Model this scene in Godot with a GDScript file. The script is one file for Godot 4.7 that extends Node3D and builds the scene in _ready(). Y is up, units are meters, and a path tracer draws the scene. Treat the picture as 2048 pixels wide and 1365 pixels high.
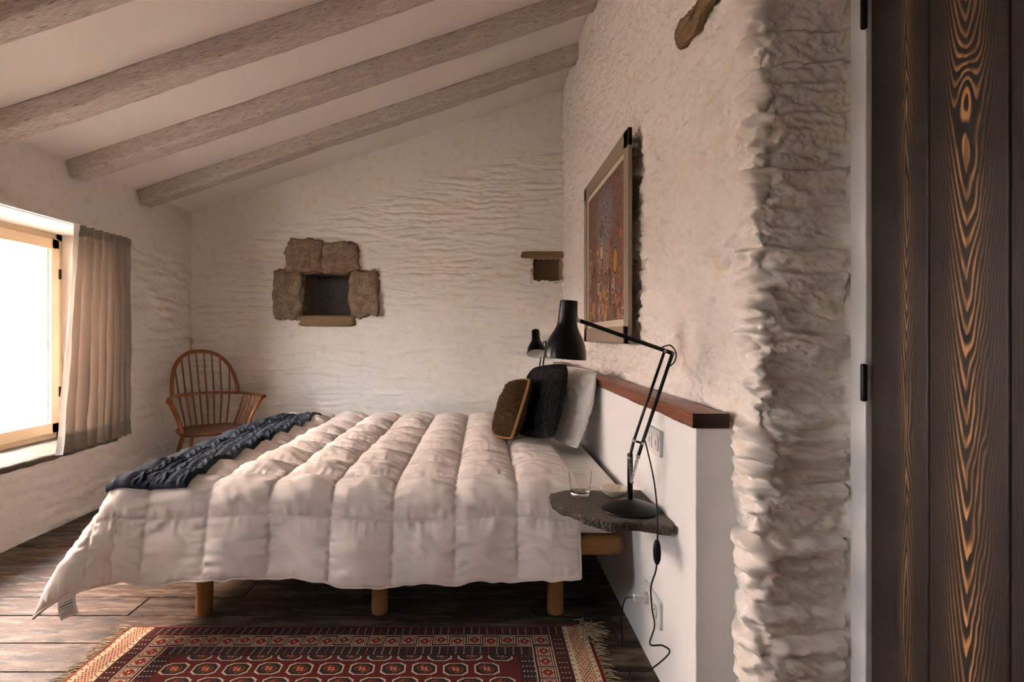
extends Node3D

const FOCAL := 1130.0            # focal length in pixels of the 2048 x 1365 frame
const EYE := 1.2
const WALL_L := -2.656
const WALL_R := 0.73
const WALL_FAR := -5.15
const CEIL0 := 2.325             # ceiling height at the window wall
const SLOPE := 0.335
const HEAD_X := 0.615            # face of the half-height headboard wall

var rng := RandomNumberGenerator.new()
var noise := FastNoiseLite.new()
var fbm := FastNoiseLite.new()
var bytes := []                  # seamless 512 x 512 noise pictures as bytes
var M := {}


# ---------------------------------------------------------------- helpers
func rnd(a: float, b: float = 0.0, s: float = 0.0) -> float:
	return fposmod(sin(a * 12.9898 + b * 78.233 + s * 37.719) * 43758.5453, 1.0)


func n2(x: float, y: float) -> float:
	return noise.get_noise_2d(x, y)


func n3(x: float, y: float, z: float) -> float:
	return noise.get_noise_3d(x, y, z)


func nz(k: int, x: int, y: int) -> float:
	return bytes[k][((y & 511) << 9) | (x & 511)] / 255.0


func ceil_y(x: float) -> float:
	return CEIL0 + SLOPE * (x - WALL_L)


func grid(pts: PackedVector3Array, nu: int, nv: int, flip := false, wrap := false, uvs := PackedVector2Array(), hole = null) -> ArrayMesh:
	# pts holds (nu + 1) * (nv + 1) points, index i * (nv + 1) + j; the front looks along dP/di x dP/dj
	var w := nv + 1
	var nor := PackedVector3Array()
	nor.resize(pts.size())
	var sgn := -1.0 if flip else 1.0
	for i in nu + 1:
		var ia := i - 1
		var ib := i + 1
		if wrap:
			ia = nu - 1 if i == 0 else i - 1
			ib = 1 if i == nu else i + 1
		else:
			ia = maxi(ia, 0)
			ib = mini(ib, nu)
		for j in w:
			var ja := maxi(j - 1, 0)
			var jb := mini(j + 1, nv)
			var c := (pts[ib * w + j] - pts[ia * w + j]).cross(pts[i * w + jb] - pts[i * w + ja])
			nor[i * w + j] = c.normalized() * sgn if c.length_squared() > 1e-18 else Vector3.UP
	var idx := PackedInt32Array()
	for i in nu:
		for j in nv:
			if hole != null and hole.call(i, j):
				continue
			var a := i * w + j
			var b := a + 1
			var c := a + w
			var d := c + 1
			if flip:
				idx.append_array([a, c, b, b, c, d])
			else:
				idx.append_array([a, b, c, b, d, c])
	var arr := []
	arr.resize(Mesh.ARRAY_MAX)
	arr[Mesh.ARRAY_VERTEX] = pts
	arr[Mesh.ARRAY_NORMAL] = nor
	if uvs.size() == pts.size():
		arr[Mesh.ARRAY_TEX_UV] = uvs
	arr[Mesh.ARRAY_INDEX] = idx
	var m := ArrayMesh.new()
	m.add_surface_from_arrays(Mesh.PRIMITIVE_TRIANGLES, arr)
	return m


func join(list: Array) -> ArrayMesh:
	var st := SurfaceTool.new()
	for e in list:
		if e is Array:
			st.append_from(e[0], 0, e[1])
		else:
			st.append_from(e, 0, Transform3D())
	return st.commit()


func at(x: float, y: float, z: float) -> Transform3D:
	return Transform3D(Basis(), Vector3(x, y, z))


func rbox(size: Vector3, r: float, fine := false, uvw := Vector2.ZERO, uo := Vector2.ZERO) -> ArrayMesh:
	# box with rounded edges; with uvw set, u runs along x and v along z (y on the sides)
	var h := size * 0.5
	r = minf(r, minf(h.x, minf(h.y, h.z)) * 0.98)
	var pts := PackedVector3Array()
	var nor := PackedVector3Array()
	var uvs := PackedVector2Array()
	var idx := PackedInt32Array()
	for f in 6:
		var ax := f / 2
		var s := 1.0 if f % 2 == 0 else -1.0
		var bx := (ax + 1) % 3
		var cx := (ax + 2) % 3
		var us := [-h[bx], -h[bx] + r, h[bx] - r, h[bx]]
		var vs := [-h[cx], -h[cx] + r, h[cx] - r, h[cx]]
		if fine:
			us = [-h[bx], -h[bx] + r * 0.3, -h[bx] + r * 0.65, -h[bx] + r, h[bx] - r, h[bx] - r * 0.65, h[bx] - r * 0.3, h[bx]]
			vs = [-h[cx], -h[cx] + r * 0.3, -h[cx] + r * 0.65, -h[cx] + r, h[cx] - r, h[cx] - r * 0.65, h[cx] - r * 0.3, h[cx]]
		var k := us.size()
		var first := pts.size()
		for i in k:
			for j in k:
				var p := Vector3()
				p[ax] = h[ax] * s
				p[bx] = us[i]
				p[cx] = vs[j]
				var inner := p.clamp(-(h - Vector3.ONE * r), h - Vector3.ONE * r)
				var d := (p - inner).normalized()
				var q := inner + d * r
				pts.append(q)
				nor.append(d)
				if uvw != Vector2.ZERO:
					uvs.append(Vector2(q.x * uvw.x, (q.z + q.y) * uvw.y) + uo)
				else:
					uvs.append(Vector2(q.x + q.z * 0.31, q.y + q.z * 0.7))
		for i in k - 1:
			for j in k - 1:
				var a := first + i * k + j
				if s > 0:
					idx.append_array([a, a + 1, a + k, a + 1, a + k + 1, a + k])
				else:
					idx.append_array([a, a + k, a + 1, a + 1, a + k, a + k + 1])
	var arr := []
	arr.resize(Mesh.ARRAY_MAX)
	arr[Mesh.ARRAY_VERTEX] = pts
	arr[Mesh.ARRAY_NORMAL] = nor
	arr[Mesh.ARRAY_TEX_UV] = uvs
	arr[Mesh.ARRAY_INDEX] = idx
	var m := ArrayMesh.new()
	m.add_surface_from_arrays(Mesh.PRIMITIVE_TRIANGLES, arr)
	return m


func span(a: Vector3, b: Vector3, r := 0.003) -> Array:      # a box between two corners, for join()
	var lo := Vector3(minf(a.x, b.x), minf(a.y, b.y), minf(a.z, b.z))
	var hi := Vector3(maxf(a.x, b.x), maxf(a.y, b.y), maxf(a.z, b.z))
	return [rbox(hi - lo, r), Transform3D(Basis(), (lo + hi) * 0.5)]


func lathe(prof: Array, seg := 32) -> ArrayMesh:             # prof: Vector2(radius, height), from bottom outside upward
	var pts := PackedVector3Array()
	for i in seg + 1:
		var t := TAU * i / seg
		for p in prof:
			pts.append(Vector3(cos(t) * p.x, p.y, -sin(t) * p.x))
	return grid(pts, seg, prof.size() - 1, false, true)


func curve(ctrl: Array, n := 8) -> Array:                    # Catmull-Rom through the points
	var out := []
	for i in ctrl.size() - 1:
		var p0: Vector3 = ctrl[maxi(i - 1, 0)]
		var p1: Vector3 = ctrl[i]
		var p2: Vector3 = ctrl[i + 1]
		var p3: Vector3 = ctrl[mini(i + 2, ctrl.size() - 1)]
		for k in n:
			out.append(p1.cubic_interpolate(p2, p0, p3, float(k) / n))
	out.append(ctrl[-1])
	return out


func tube(path: Array, radius, seg := 10, flat := 1.0) -> ArrayMesh:
	var pts := PackedVector3Array()
	var n := path.size()
	var dir0: Vector3 = (path[1] - path[0]).normalized()
	var side := dir0.cross(Vector3.UP)
	if side.length() < 0.1:
		side = dir0.cross(Vector3.RIGHT)
	side = side.normalized()
	var rows := []
	for k in n:
		var dir: Vector3 = (path[mini(k + 1, n - 1)] - path[maxi(k - 1, 0)]).normalized()
		side = (side - dir * side.dot(dir)).normalized()
		var up := dir.cross(side)
		var r: float = radius if radius is float else radius[k]
		if k == 0:
			rows.append([path[0], side, up, 0.0])
		rows.append([path[k], side, up, r])
		if k == n - 1:
			rows.append([path[k], side, up, 0.0])
	for i in seg + 1:
		var t := TAU * i / seg
		for q in rows:
			pts.append(q[0] + (q[1] * cos(t) + q[2] * sin(t) * flat) * q[3])
	return grid(pts, seg, rows.size() - 1, true, true)


func part(parent: Node, called: String, mesh: Mesh, mat: Material, pos := Vector3.ZERO) -> MeshInstance3D:
	var o := MeshInstance3D.new()
	o.name = called
	o.mesh = mesh
	o.material_override = mat
	o.position = pos
	parent.add_child(o, true)
	return o


func thing(called: String, label: String, category: String, pos := Vector3.ZERO, group := "") -> Node3D:
	var o := Node3D.new()
	o.name = called
	o.position = pos
	o.set_meta("label", label)
	o.set_meta("category", category)
	if group:
		o.set_meta("group", group)
	add_child(o, true)
	return o


func setting(called: String, label: String, category: String, pos := Vector3.ZERO) -> Node3D:
	var o := thing(called, label, category, pos)
	o.set_meta("kind", "structure")
	return o


# ---------------------------------------------------------------- materials
func picture(w: int, h: int, f: Callable) -> ImageTexture:
	var data := PackedByteArray()
	data.resize(w * h * 3)
	var k := 0
	for y in h:
		for x in w:
			var c: Color = f.call(x, y)
			data[k] = int(clampf(c.r, 0, 1) * 255.0)
			data[k + 1] = int(clampf(c.g, 0, 1) * 255.0)
			data[k + 2] = int(clampf(c.b, 0, 1) * 255.0)
			k += 3
	return ImageTexture.create_from_image(Image.create_from_data(w, h, false, Image.FORMAT_RGB8, data))


func mat(c: Color, rough := 0.8, spec := 0.4) -> StandardMaterial3D:
	var m := StandardMaterial3D.new()
	m.albedo_color = c
	m.roughness = rough
	m.metallic_specular = spec
	return m


func tri(m: StandardMaterial3D, scale: float) -> StandardMaterial3D:
	m.uv1_triplanar = true
	m.uv1_world_triplanar = true
	m.uv1_scale = Vector3.ONE * scale
	return m


func bump(m: StandardMaterial3D, t: Texture2D, depth_cm: float) -> StandardMaterial3D:
	m.heightmap_enabled = true
	m.heightmap_texture = t
	m.heightmap_scale = depth_cm
	return m


func make_materials() -> void:
	noise.seed = 7
	noise.frequency = 1.0
	noise.noise_type = FastNoiseLite.TYPE_SIMPLEX_SMOOTH
	noise.fractal_type = FastNoiseLite.FRACTAL_NONE
	fbm.seed = 11
	fbm.frequency = 1.0
	fbm.fractal_octaves = 4
	var freqs := [0.012, 0.03, 0.08, 0.2]
	for k in 4:
		var f := FastNoiseLite.new()
		f.seed = 20 + k
		f.frequency = freqs[k]
		f.fractal_octaves = 3
		var im := f.get_seamless_image(512, 512)
		im.convert(Image.FORMAT_L8)
		bytes.append(im.get_data())
	var grain_bump := picture(512, 512, func(x: int, y: int): return Color.WHITE * (0.6 * nz(2, x, y) + 0.4 * nz(3, x, y)))
	var weave_bump := picture(256, 256, func(x: int, y: int): return Color.WHITE * (0.35 + 0.3 * (0.5 + 0.5 * sin(x * TAU / 8.0)) * (1.0 if (y / 4) % 2 == 0 else 0.5) + 0.35 * nz(3, x * 2, y * 2)))
	# limewash: white with faint ochre and grey blotches of its own
	var lime := picture(512, 512, func(x: int, y: int):
		var a := smoothstep(0.60, 0.78, nz(0, x, y)) * smoothstep(0.45, 0.6, nz(1, x + 90, y + 40))
		var b := smoothstep(0.62, 0.8, nz(1, x + 200, y)) * 0.5
		var f := 0.96 + 0.04 * nz(3, x, y)
		return Color(0.955, 0.92, 0.885).lerp(Color(0.93, 0.86, 0.74), a * 0.5).lerp(Color(0.80, 0.77, 0.74), b * 0.35) * f)
	M.lime = tri(mat(Color.WHITE, 0.92, 0.25), 0.7)
	M.lime.albedo_texture = lime
	M.plaster = mat(Color(0.95, 0.915, 0.885), 0.9, 0.25)
	M.paint = mat(Color(0.92, 0.915, 0.905), 0.55, 0.4)
	M.mortar = bump(tri(mat(Color(0.62, 0.53, 0.45), 0.95, 0.2), 2.0), grain_bump, 0.3)
	# floor boards: weathered chestnut with grey wear and dark cracks
	for k in 3:
		var tex := picture(1024, 256, func(x: int, y: int):
			var fib := nz(2, x >> 1, y * 8 + k * 77)
			var streak := nz(1, (x >> 1) + k * 130, y * 4)
			var wear := smoothstep(0.42, 0.72, nz(0, (x >> 1) + k * 170, y * 2 + 60) * 0.7 + nz(1, (x >> 1), y * 4 + 33 * k) * 0.35)
			var c := Color(0.41, 0.30, 0.21).lerp(Color(0.25, 0.175, 0.125), streak)
			c = c.lerp(Color(0.60, 0.545, 0.49), wear * (0.45 + 0.4 * fib))
			var stain := smoothstep(0.62, 0.74, nz(0, (x >> 1) + 300, y * 2 + 100 * k))
			c = c.lerp(Color(0.12, 0.085, 0.06), stain * 0.75)
			var crack := smoothstep(0.70, 0.80, nz(2, (x >> 1) + 40 * k, y * 8 + 9))
			c = c.lerp(Color(0.10, 0.07, 0.05), crack * 0.7)
			return c * (0.82 + 0.36 * fib))
		var hgt := picture(1024, 256, func(x: int, y: int):
			var crack := smoothstep(0.68, 0.80, nz(2, (x >> 1) + 40 * k, y * 8 + 9))
			return Color.WHITE * clampf(0.4 + 0.4 * nz(2, x >> 1, y * 8 + k * 77) + 0.2 * nz(1, x >> 1, y * 4) - 0.4 * crack, 0, 1))
		for t in 2:
			var m := mat([Color(0.90, 0.90, 0.90), Color(0.74, 0.73, 0.72)][t], 0.5, 0.38)
			m.albedo_texture = tex
			M["floor%d" % (k * 2 + t)] = bump(m, hgt, 0.18)
	# roof beams: limed pine
	var beam_tex := picture(1024, 256, func(x: int, y: int):
		var fib := nz(2, x >> 1, y * 8)
		var s := nz(1, x >> 1, y * 4)
		var c := Color(0.86, 0.815, 0.775).lerp(Color(0.70, 0.645, 0.60), s * 0.8)
		var cr := smoothstep(0.72, 0.82, nz(1, (x >> 1) + 99, y * 8))
		return c.lerp(Color(0.28, 0.22, 0.19), cr * 0.6) * (0.85 + 0.28 * fib))
	M.beam = mat(Color.WHITE, 0.85, 0.3)
	M.beam.albedo_texture = beam_tex
	bump(M.beam, beam_tex, 0.25)
	# brushed dark door boards with ochre latewood lines; v runs down the board
	for k in 3:
		var door_tex := picture(192, 1280, func(x: int, y: int):
			var u := x / 191.0 - 0.5
			var v := y / 1279.0
			var cx := [0.16, 0.02, -0.02][k] as float
			var wob := (nz(0, x, y >> 1) - 0.5) * 0.10
			var du := (u - cx + wob * 0.5) * 2.0
			var ph := 0.0
			if k == 1:
				ph = v * 34.0 + 3.2 * sin(v * 3.0) + pow(absf(du) * 2.4, 1.4) * 3.4 + wob * 9.0
			elif k == 0:
				ph = sin(v * 13.0 + 0.7) * 3.0 + v * 6.0 + pow(absf(du) * 4.0, 1.1) * 3.0 + wob * 8.0
			else:
				ph = v * 9.0 + absf(du) * 11.0 + sin(v * 9.0) * 1.5 + wob * 12.0
			if k == 1:
				var kn := Vector2(du * 5.0, (v - 0.225) * 30.0).length()
				ph += 4.0 * exp(-kn * kn * 0.8)
			var s := fposmod(ph, 1.0)
			var line := smoothstep(0.35, 0.72, s) * (1.0 - smoothstep(0.88, 1.0, s))
			var strong := exp(-pow(du / [0.2, 0.46, 0.4][k], 2.0)) * (0.65 + 0.45 * smoothstep(0.3, 0.6, nz(1, x, y >> 2)))
			if k != 1:
				strong *= 0.75
			var fib := nz(3, x * 3, y >> 3)
			var c := Color(0.135, 0.108, 0.09) * (0.6 + 0.75 * fib)
			c = c.lerp(Color(0.25, 0.17, 0.11), line * 0.45)
			return c.lerp(Color(0.74, 0.54, 0.34), line * strong))
		var m := mat(Color.WHITE, 0.5, 0.45)
		m.albedo_texture = door_tex
		M["door%d" % k] = bump(m, door_tex, 0.12)
	M.black = mat(Color(0.022, 0.021, 0.021), 0.30, 0.36)
	M.black_steel = mat(Color(0.025, 0.024, 0.023), 0.35, 0.4)
	M.cable = mat(Color(0.025, 0.024, 0.023), 0.5, 0.4)
	M.steel = mat(Color(0.72, 0.71, 0.69), 0.28)
	M.steel.metallic = 1.0
	M.enamel = mat(Color(0.9, 0.89, 0.87), 0.5, 0.4)
	M.plastic = mat(Color(0.86, 0.855, 0.845), 0.35, 0.5)
	M.plastic_dark = mat(Color(0.35, 0.34, 0.33), 0.5, 0.4)
	# bed linen
	M.duvet = mat(Color(0.91, 0.875, 0.85), 0.75, 0.3)
	M.duvet.rim_enabled = true
	M.duvet.rim = 0.15
	M.sheet = mat(Color(0.92, 0.905, 0.885), 0.85, 0.25)
	M.tag = mat(Color(0.9, 0.89, 0.87), 0.6, 0.3)
	M.print = mat(Color(0.3, 0.29, 0.29), 0.8, 0.2)
	M.knit = bump(tri(mat(Color(0.215, 0.245, 0.285), 0.95, 0.2), 9.0), weave_bump, 0.12)
	M.knit.rim_enabled = true
	M.knit.rim = 0.35
	M.knit_black = bump(tri(mat(Color(0.135, 0.13, 0.135), 0.95, 0.2), 9.0), weave_bump, 0.12)
	M.knit_black.rim_enabled = true
	M.knit_black.rim = 0.3
	var fur_tex := picture(256, 256, func(x: int, y: int): return Color(0.30, 0.20, 0.11).lerp(Color(0.13, 0.085, 0.05), nz(2, x * 4, y) * 1.2 - 0.1).lerp(Color(0.46, 0.33, 0.19), smoothstep(0.55, 0.8, nz(3, x * 2 + 70, y))))
	M.fur = tri(mat(Color.WHITE, 0.9, 0.3), 5.0)
	M.fur.albedo_texture = fur_tex
	bump(M.fur, fur_tex, 0.5)
	M.suede = mat(Color(0.52, 0.40, 0.27), 0.9, 0.2)
	var linen_tex := picture(256, 256, func(x: int, y: int): return Color(0.66, 0.62, 0.575) * (0.86 + 0.14 * nz(3, x * 4, y) + 0.10 * nz(3, x, y * 4)))
	M.linen = tri(mat(Color.WHITE, 0.95, 0.2), 4.0)
	M.linen.albedo_texture = linen_tex
	M.linen.backlight_enabled = true
	M.linen.backlight = Color(0.52, 0.49, 0.46)
	M.linen_hem = tri(mat(Color(0.92, 0.92, 0.92), 0.95, 0.2), 4.0)
	M.linen_hem.albedo_texture = linen_tex
	M.linen_hem.backlight_enabled = true
	M.linen_hem.backlight = Color(0.2, 0.175, 0.15)
	# bright beech of the bed, orange elm of the chair, red chestnut ledge
	var fine_grain := picture(512, 256, func(x: int, y: int): return Color.WHITE * (0.78 + 0.22 * nz(2, x, y * 8)))
	M.beech = tri(mat(Color(0.66, 0.47, 0.29), 0.5, 0.4), 1.5)
	M.beech.albedo_texture = fine_grain
	M.elm = tri(mat(Color(0.66, 0.38, 0.16), 0.33, 0.5), 2.5)
	M.elm.albedo_texture = fine_grain
	M.elm_seat = tri(mat(Color(0.44, 0.25, 0.14), 0.35, 0.5), 2.5)
	M.elm_seat.albedo_texture = fine_grain
	var ledge_tex := picture(1024, 256, func(x: int, y: int):
		var fib := nz(2, x >> 1, y * 8)
		var c := Color(0.60, 0.35, 0.22).lerp(Color(0.41, 0.215, 0.135), nz(1, x >> 1, y * 4))
		var worm := smoothstep(0.66, 0.74, nz(3, x, y)) * smoothstep(0.45, 0.6, nz(0, x >> 1, y))
		c = c.lerp(Color(0.13, 0.06, 0.04), worm * 0.8)
		var crack := smoothstep(0.74, 0.80, nz(1, (x >> 1) + 77, y * 8))
		return c.lerp(Color(0.10, 0.05, 0.035), crack * 0.7) * (0.8 + 0.35 * fib))
	M.ledge = mat(Color.WHITE, 0.4, 0.5)
	M.ledge.albedo_texture = ledge_tex
	bump(M.ledge, ledge_tex, 0.15)
	M.ledge_end = tri(mat(Color(0.20, 0.11, 0.075), 0.6, 0.4), 3.0)
	M.ledge_end.albedo_texture = fine_grain
	M.sash = mat(Color(0.80, 0.72, 0.60), 0.5, 0.4)
	# stones
	var granite := picture(512, 512, func(x: int, y: int):
		var a := nz(3, x, y)
		var b := nz(1, x, y)
		var c := Color(0.66, 0.575, 0.49).lerp(Color(0.48, 0.40, 0.33), b)
		c = c.lerp(Color(0.11, 0.09, 0.075), smoothstep(0.55, 0.75, a) * smoothstep(0.4, 0.62, nz(0, x, y)))
		return c.lerp(Color(0.62, 0.50, 0.36), smoothstep(0.62, 0.8, nz(3, x + 99, y + 50)) * 0.7))
	M.granite = tri(mat(Color.WHITE, 0.9, 0.3), 1.6)
	M.granite.albedo_texture = granite
	bump(M.granite, granite, 0.8)
	var ochre := picture(256, 256, func(x: int, y: int):
		var c := Color(0.64, 0.54, 0.42).lerp(Color(0.40, 0.32, 0.24), nz(2, x * 2, y * 2))
		return c.lerp(Color(0.60, 0.47, 0.30), smoothstep(0.6, 0.8, nz(3, x * 2, y * 2))))
	M.ochre = tri(mat(Color.WHITE, 0.9, 0.3), 3.0)
	M.ochre.albedo_texture = ochre
	bump(M.ochre, ochre, 0.8)
	var slate_tex := picture(512, 512, func(x: int, y: int):
		var c := Color(0.40, 0.375, 0.34).lerp(Color(0.25, 0.235, 0.21), nz(1, x, y * 3))
		c = c.lerp(Color(0.54, 0.51, 0.46), smoothstep(0.55, 0.75, nz(2, x, y * 2)) * 0.6)
		return c.lerp(Color(0.36, 0.26, 0.17), smoothstep(0.6, 0.75, nz(0, x + 60, y)) * 0.5))
	M.slate = tri(mat(Color.WHITE, 0.75, 0.4), 2.2)
	M.slate.albedo_texture = slate_tex
	bump(M.slate, slate_tex, 0.6)
	M.glass_pane = mat(Color(1, 1, 1, 0.02), 0.02, 0.5)
	M.glass_pane.transparency = BaseMaterial3D.TRANSPARENCY_ALPHA
	M.glass = mat(Color(1, 1, 1, 0.0), 0.0, 0.5)
	M.glass.refraction_enabled = true
	M.glass.refraction_scale = 0.05
	M.glass.transparency = BaseMaterial3D.TRANSPARENCY_ALPHA
	M.china = mat(Color(0.88, 0.83, 0.77), 0.35, 0.5)
	M.frame = tri(mat(Color(0.68, 0.61, 0.53), 0.6, 0.3), 2.0)
	M.frame.albedo_texture = fine_grain
	M.mount = mat(Color(0.80, 0.75, 0.66), 0.8, 0.3)
	M.fringe = mat(Color(0.72, 0.64, 0.52), 0.95, 0.2)
	M.outside = tri(mat(Color(0.83, 0.765, 0.735), 0.95, 0.2), 1.0)
	M.ground = tri(mat(Color(0.50, 0.47, 0.43), 0.95, 0.2), 0.5)


# ---------------------------------------------------------------- room
func ledges(a: float, y: float, ch: float, s: float) -> float:
	# wavy beds of thin stones under limewash: each bed swells and dies away along its length
	var yy := y + 0.05 * n2(a * 0.7 + s, y * 1.3) + 0.016 * n2(a * 3.1, y * 4.0 + s) + 0.005 * n2(a * 13.0, y * 11.0)
	var c := floorf(yy / ch)
	var t := yy / ch - c
	var swell := smoothstep(-0.35, 0.5, n2(a * 2.3 + c * 7.3, c * 3.7 + s))
	return swell * (smoothstep(0.0, 0.45, t) - smoothstep(0.70, 1.0, t)) * (0.6 + 0.8 * rnd(c, s))


func build_floor() -> void:
	var f := setting("floor", "old weathered wide floorboards with grey wear and dark cracks", "floor")
	part(f, "subfloor", join([span(Vector3(-3.1, -0.2, 1.2), Vector3(1.2, -0.036, -5.6))]), M.mortar)
	var cuts := [2.018, 2.207, 2.423, 2.593, 2.837, 3.007]
	rng.seed = 5
	while cuts[-1] < 5.15:
		cuts.append(cuts[-1] + rng.randf_range(0.17, 0.25))
	while cuts[0] > -1.0:
		cuts.push_front(cuts[0] - rng.randf_range(0.18, 0.25))
	for r in cuts.size() - 1:
		var d0: float = cuts[r]
		var d1: float = cuts[r + 1]
		var x := -2.70
		var xe := 0.72 if d1 > 1.6 else 1.0
		var first := true
		while x < xe - 0.01:
			var ln := rng.randf_range(1.9, 3.4)
			if first:
				ln *= rng.randf_range(0.5, 1.0)
			first = false
			var x1 := minf(x + ln, xe)
			if xe - x1 < 0.4:
				x1 = xe
			var size := Vector3(x1 - x - 0.003, 0.032, d1 - d0 - 0.005)
			var m := rbox(size, 0.003, false, Vector2(0.62, 2.6), Vector2(rng.randf(), rng.randf()))
			part(f, "plank", m, M["floor%d" % rng.randi_range(0, 5)], Vector3((x + x1) * 0.5, -0.016 + rng.randf_range(-0.0015, 0.0015), -(d0 + d1) * 0.5))
			x = x1


func far_hole(x: float, y: float) -> bool:
	if x > -1.66 and x < -1.18 and y > 1.35 and y < 1.81:
		return true
	var wob := 0.012 * n2(x * 20.0, y * 20.0)
	return x > 0.462 + wob and x < 0.742 + wob and y > 1.70 + wob and y < 1.905


func build_far_wall() -> void:
	var w := setting("wall_far", "whitewashed rubble stone wall with wavy courses behind the bed and chair", "wall")
	var nu := 440
	var nv := 380
	var pts := PackedVector3Array()
	for i in nu + 1:
		var x := -2.70 + 3.48 * i / nu
		var top := ceil_y(x) + 0.03
		for j in nv + 1:
			var y := -0.03 + (top + 0.03) * j / nv
			var edge := 2.0 + 0.30 * (x + 2.65) + 0.03 * n2(x * 2.0, 3.0)
			var rough := smoothstep(edge + 0.03, edge - 0.14, y) * smoothstep(-2.75, -1.9, x + 0.25 * n2(x, y)) * 0.75 + 0.25 * smoothstep(edge + 0.03, edge - 0.14, y)
			var h := 0.011 * ledges(x, y, 0.058, 2.0) + 0.005 * ledges(x + 9.0, y, 0.031, 4.0)
			h += 0.004 * n2(x * 3.2, y * 15.0) + 0.0025 * n2(x * 9.0, y * 34.0) + 0.0010 * n2(x * 40.0, y * 60.0)
			h = h * rough + 0.006 * n2(x * 1.1, y * 1.3)
			if x > 0.44 and x < 0.76 and y > 1.68 and y < 1.93:
				h -= 0.008
			pts.append(Vector3(x, y, WALL_FAR + h - 0.006))
	var hole := func(i, j):
		var p: Vector3 = (pts[i * (nv + 1) + j] + pts[(i + 1) * (nv + 1) + j + 1]) * 0.5
		return far_hole(p.x, p.y)
	part(w, "stone_face", grid(pts, nu, nv, false, false, PackedVector2Array(), hole), M.lime)
	part(w, "wall_core", join([span(Vector3(-3.1, -0.2, -5.62), Vector3(-1.64, 3.9, -5.5)), span(Vector3(-1.19, -0.2, -5.62), Vector3(1.2, 3.9, -5.5)), span(Vector3(-1.7, -0.2, -5.62), Vector3(-1.1, 1.37, -5.5)), span(Vector3(-1.7, 1.79, -5.62), Vector3(-1.1, 3.9, -5.5))]), M.mortar)
	# the two recesses that pierce it
	var z0 := WALL_FAR + 0.012
	part(w, "recess", join([
		span(Vector3(-1.74, 1.25, z0 - 0.04), Vector3(-1.64, 1.92, -5.5)), span(Vector3(-1.19, 1.25, z0 - 0.04), Vector3(-1.09, 1.92, -5.5)),
		span(Vector3(-1.74, 1.79, z0 - 0.04), Vector3(-1.09, 1.92, -5.5)), span(Vector3(-1.74, 1.25, z0 - 0.04), Vector3(-1.09, 1.37, -5.5))]), M.granite)
	part(w, "small_pane", rbox(Vector3(0.47, 0.44, 0.006), 0.001), M.glass_pane, Vector3(-1.415, 1.58, -5.42)).rotation.y = 0.09
	# unseen closed box, added behind the small pane to keep the opening dark
	part(w, "added_dark_box", join([
		span(Vector3(-2.5, 0.3, -5.61), Vector3(-2.4, 2.9, -7.3)), span(Vector3(-0.4, 0.3, -5.61), Vector3(-0.3, 2.9, -7.3)), span(Vector3(-2.5, 0.3, -7.2), Vector3(-0.3, 2.9, -7.3)),
		span(Vector3(-2.5, 0.3, -5.61), Vector3(-0.3, 0.4, -7.3)), span(Vector3(-2.5, 2.8, -5.61), Vector3(-0.3, 2.9, -7.3))]), M.granite)
	part(w, "recess", join([
		span(Vector3(0.36, 1.6, z0 - 0.02), Vector3(0.462, 2.0, -5.4), 0.012), span(Vector3(0.72, 1.6, z0 - 0.02), Vector3(0.82, 2.0, -5.4), 0.012),
		span(Vector3(0.36, 1.90, z0 - 0.02), Vector3(0.82, 2.0, -5.4), 0.012), span(Vector3(0.36, 1.6, z0 - 0.02), Vector3(0.82, 1.704, -5.4), 0.012),
		span(Vector3(0.36, 1.6, -5.33), Vector3(0.82, 2.0, -5.4))]), M.mortar)


func boulder(size: Vector3, s: float, rough := 0.05, power := 6.5) -> ArrayMesh:
	# a stone block: superellipsoid pushed about by noise
	var nu := 40
	var nv := 24
	var pts := PackedVector3Array()
	for i in nu + 1:
		var a := TAU * i / nu
		for j in nv + 1:
			var b := PI * j / nv - PI / 2
			var d := Vector3(cos(b) * cos(a), sin(b), cos(b) * sin(a))
			var k := pow(pow(absf(d.x), power) + pow(absf(d.y), power) + pow(absf(d.z), power), -1.0 / power)
			var q := d * k
			var g := 1.0 + rough * n3(q.x * 1.3 + s, q.y * 1.3, q.z * 1.3) + rough * 0.45 * n3(q.x * 4.0 + s, q.y * 4.0, q.z * 4.0)
			pts.append(q * g * size * 0.5)
	return grid(pts, nu, nv, true, true)


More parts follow.
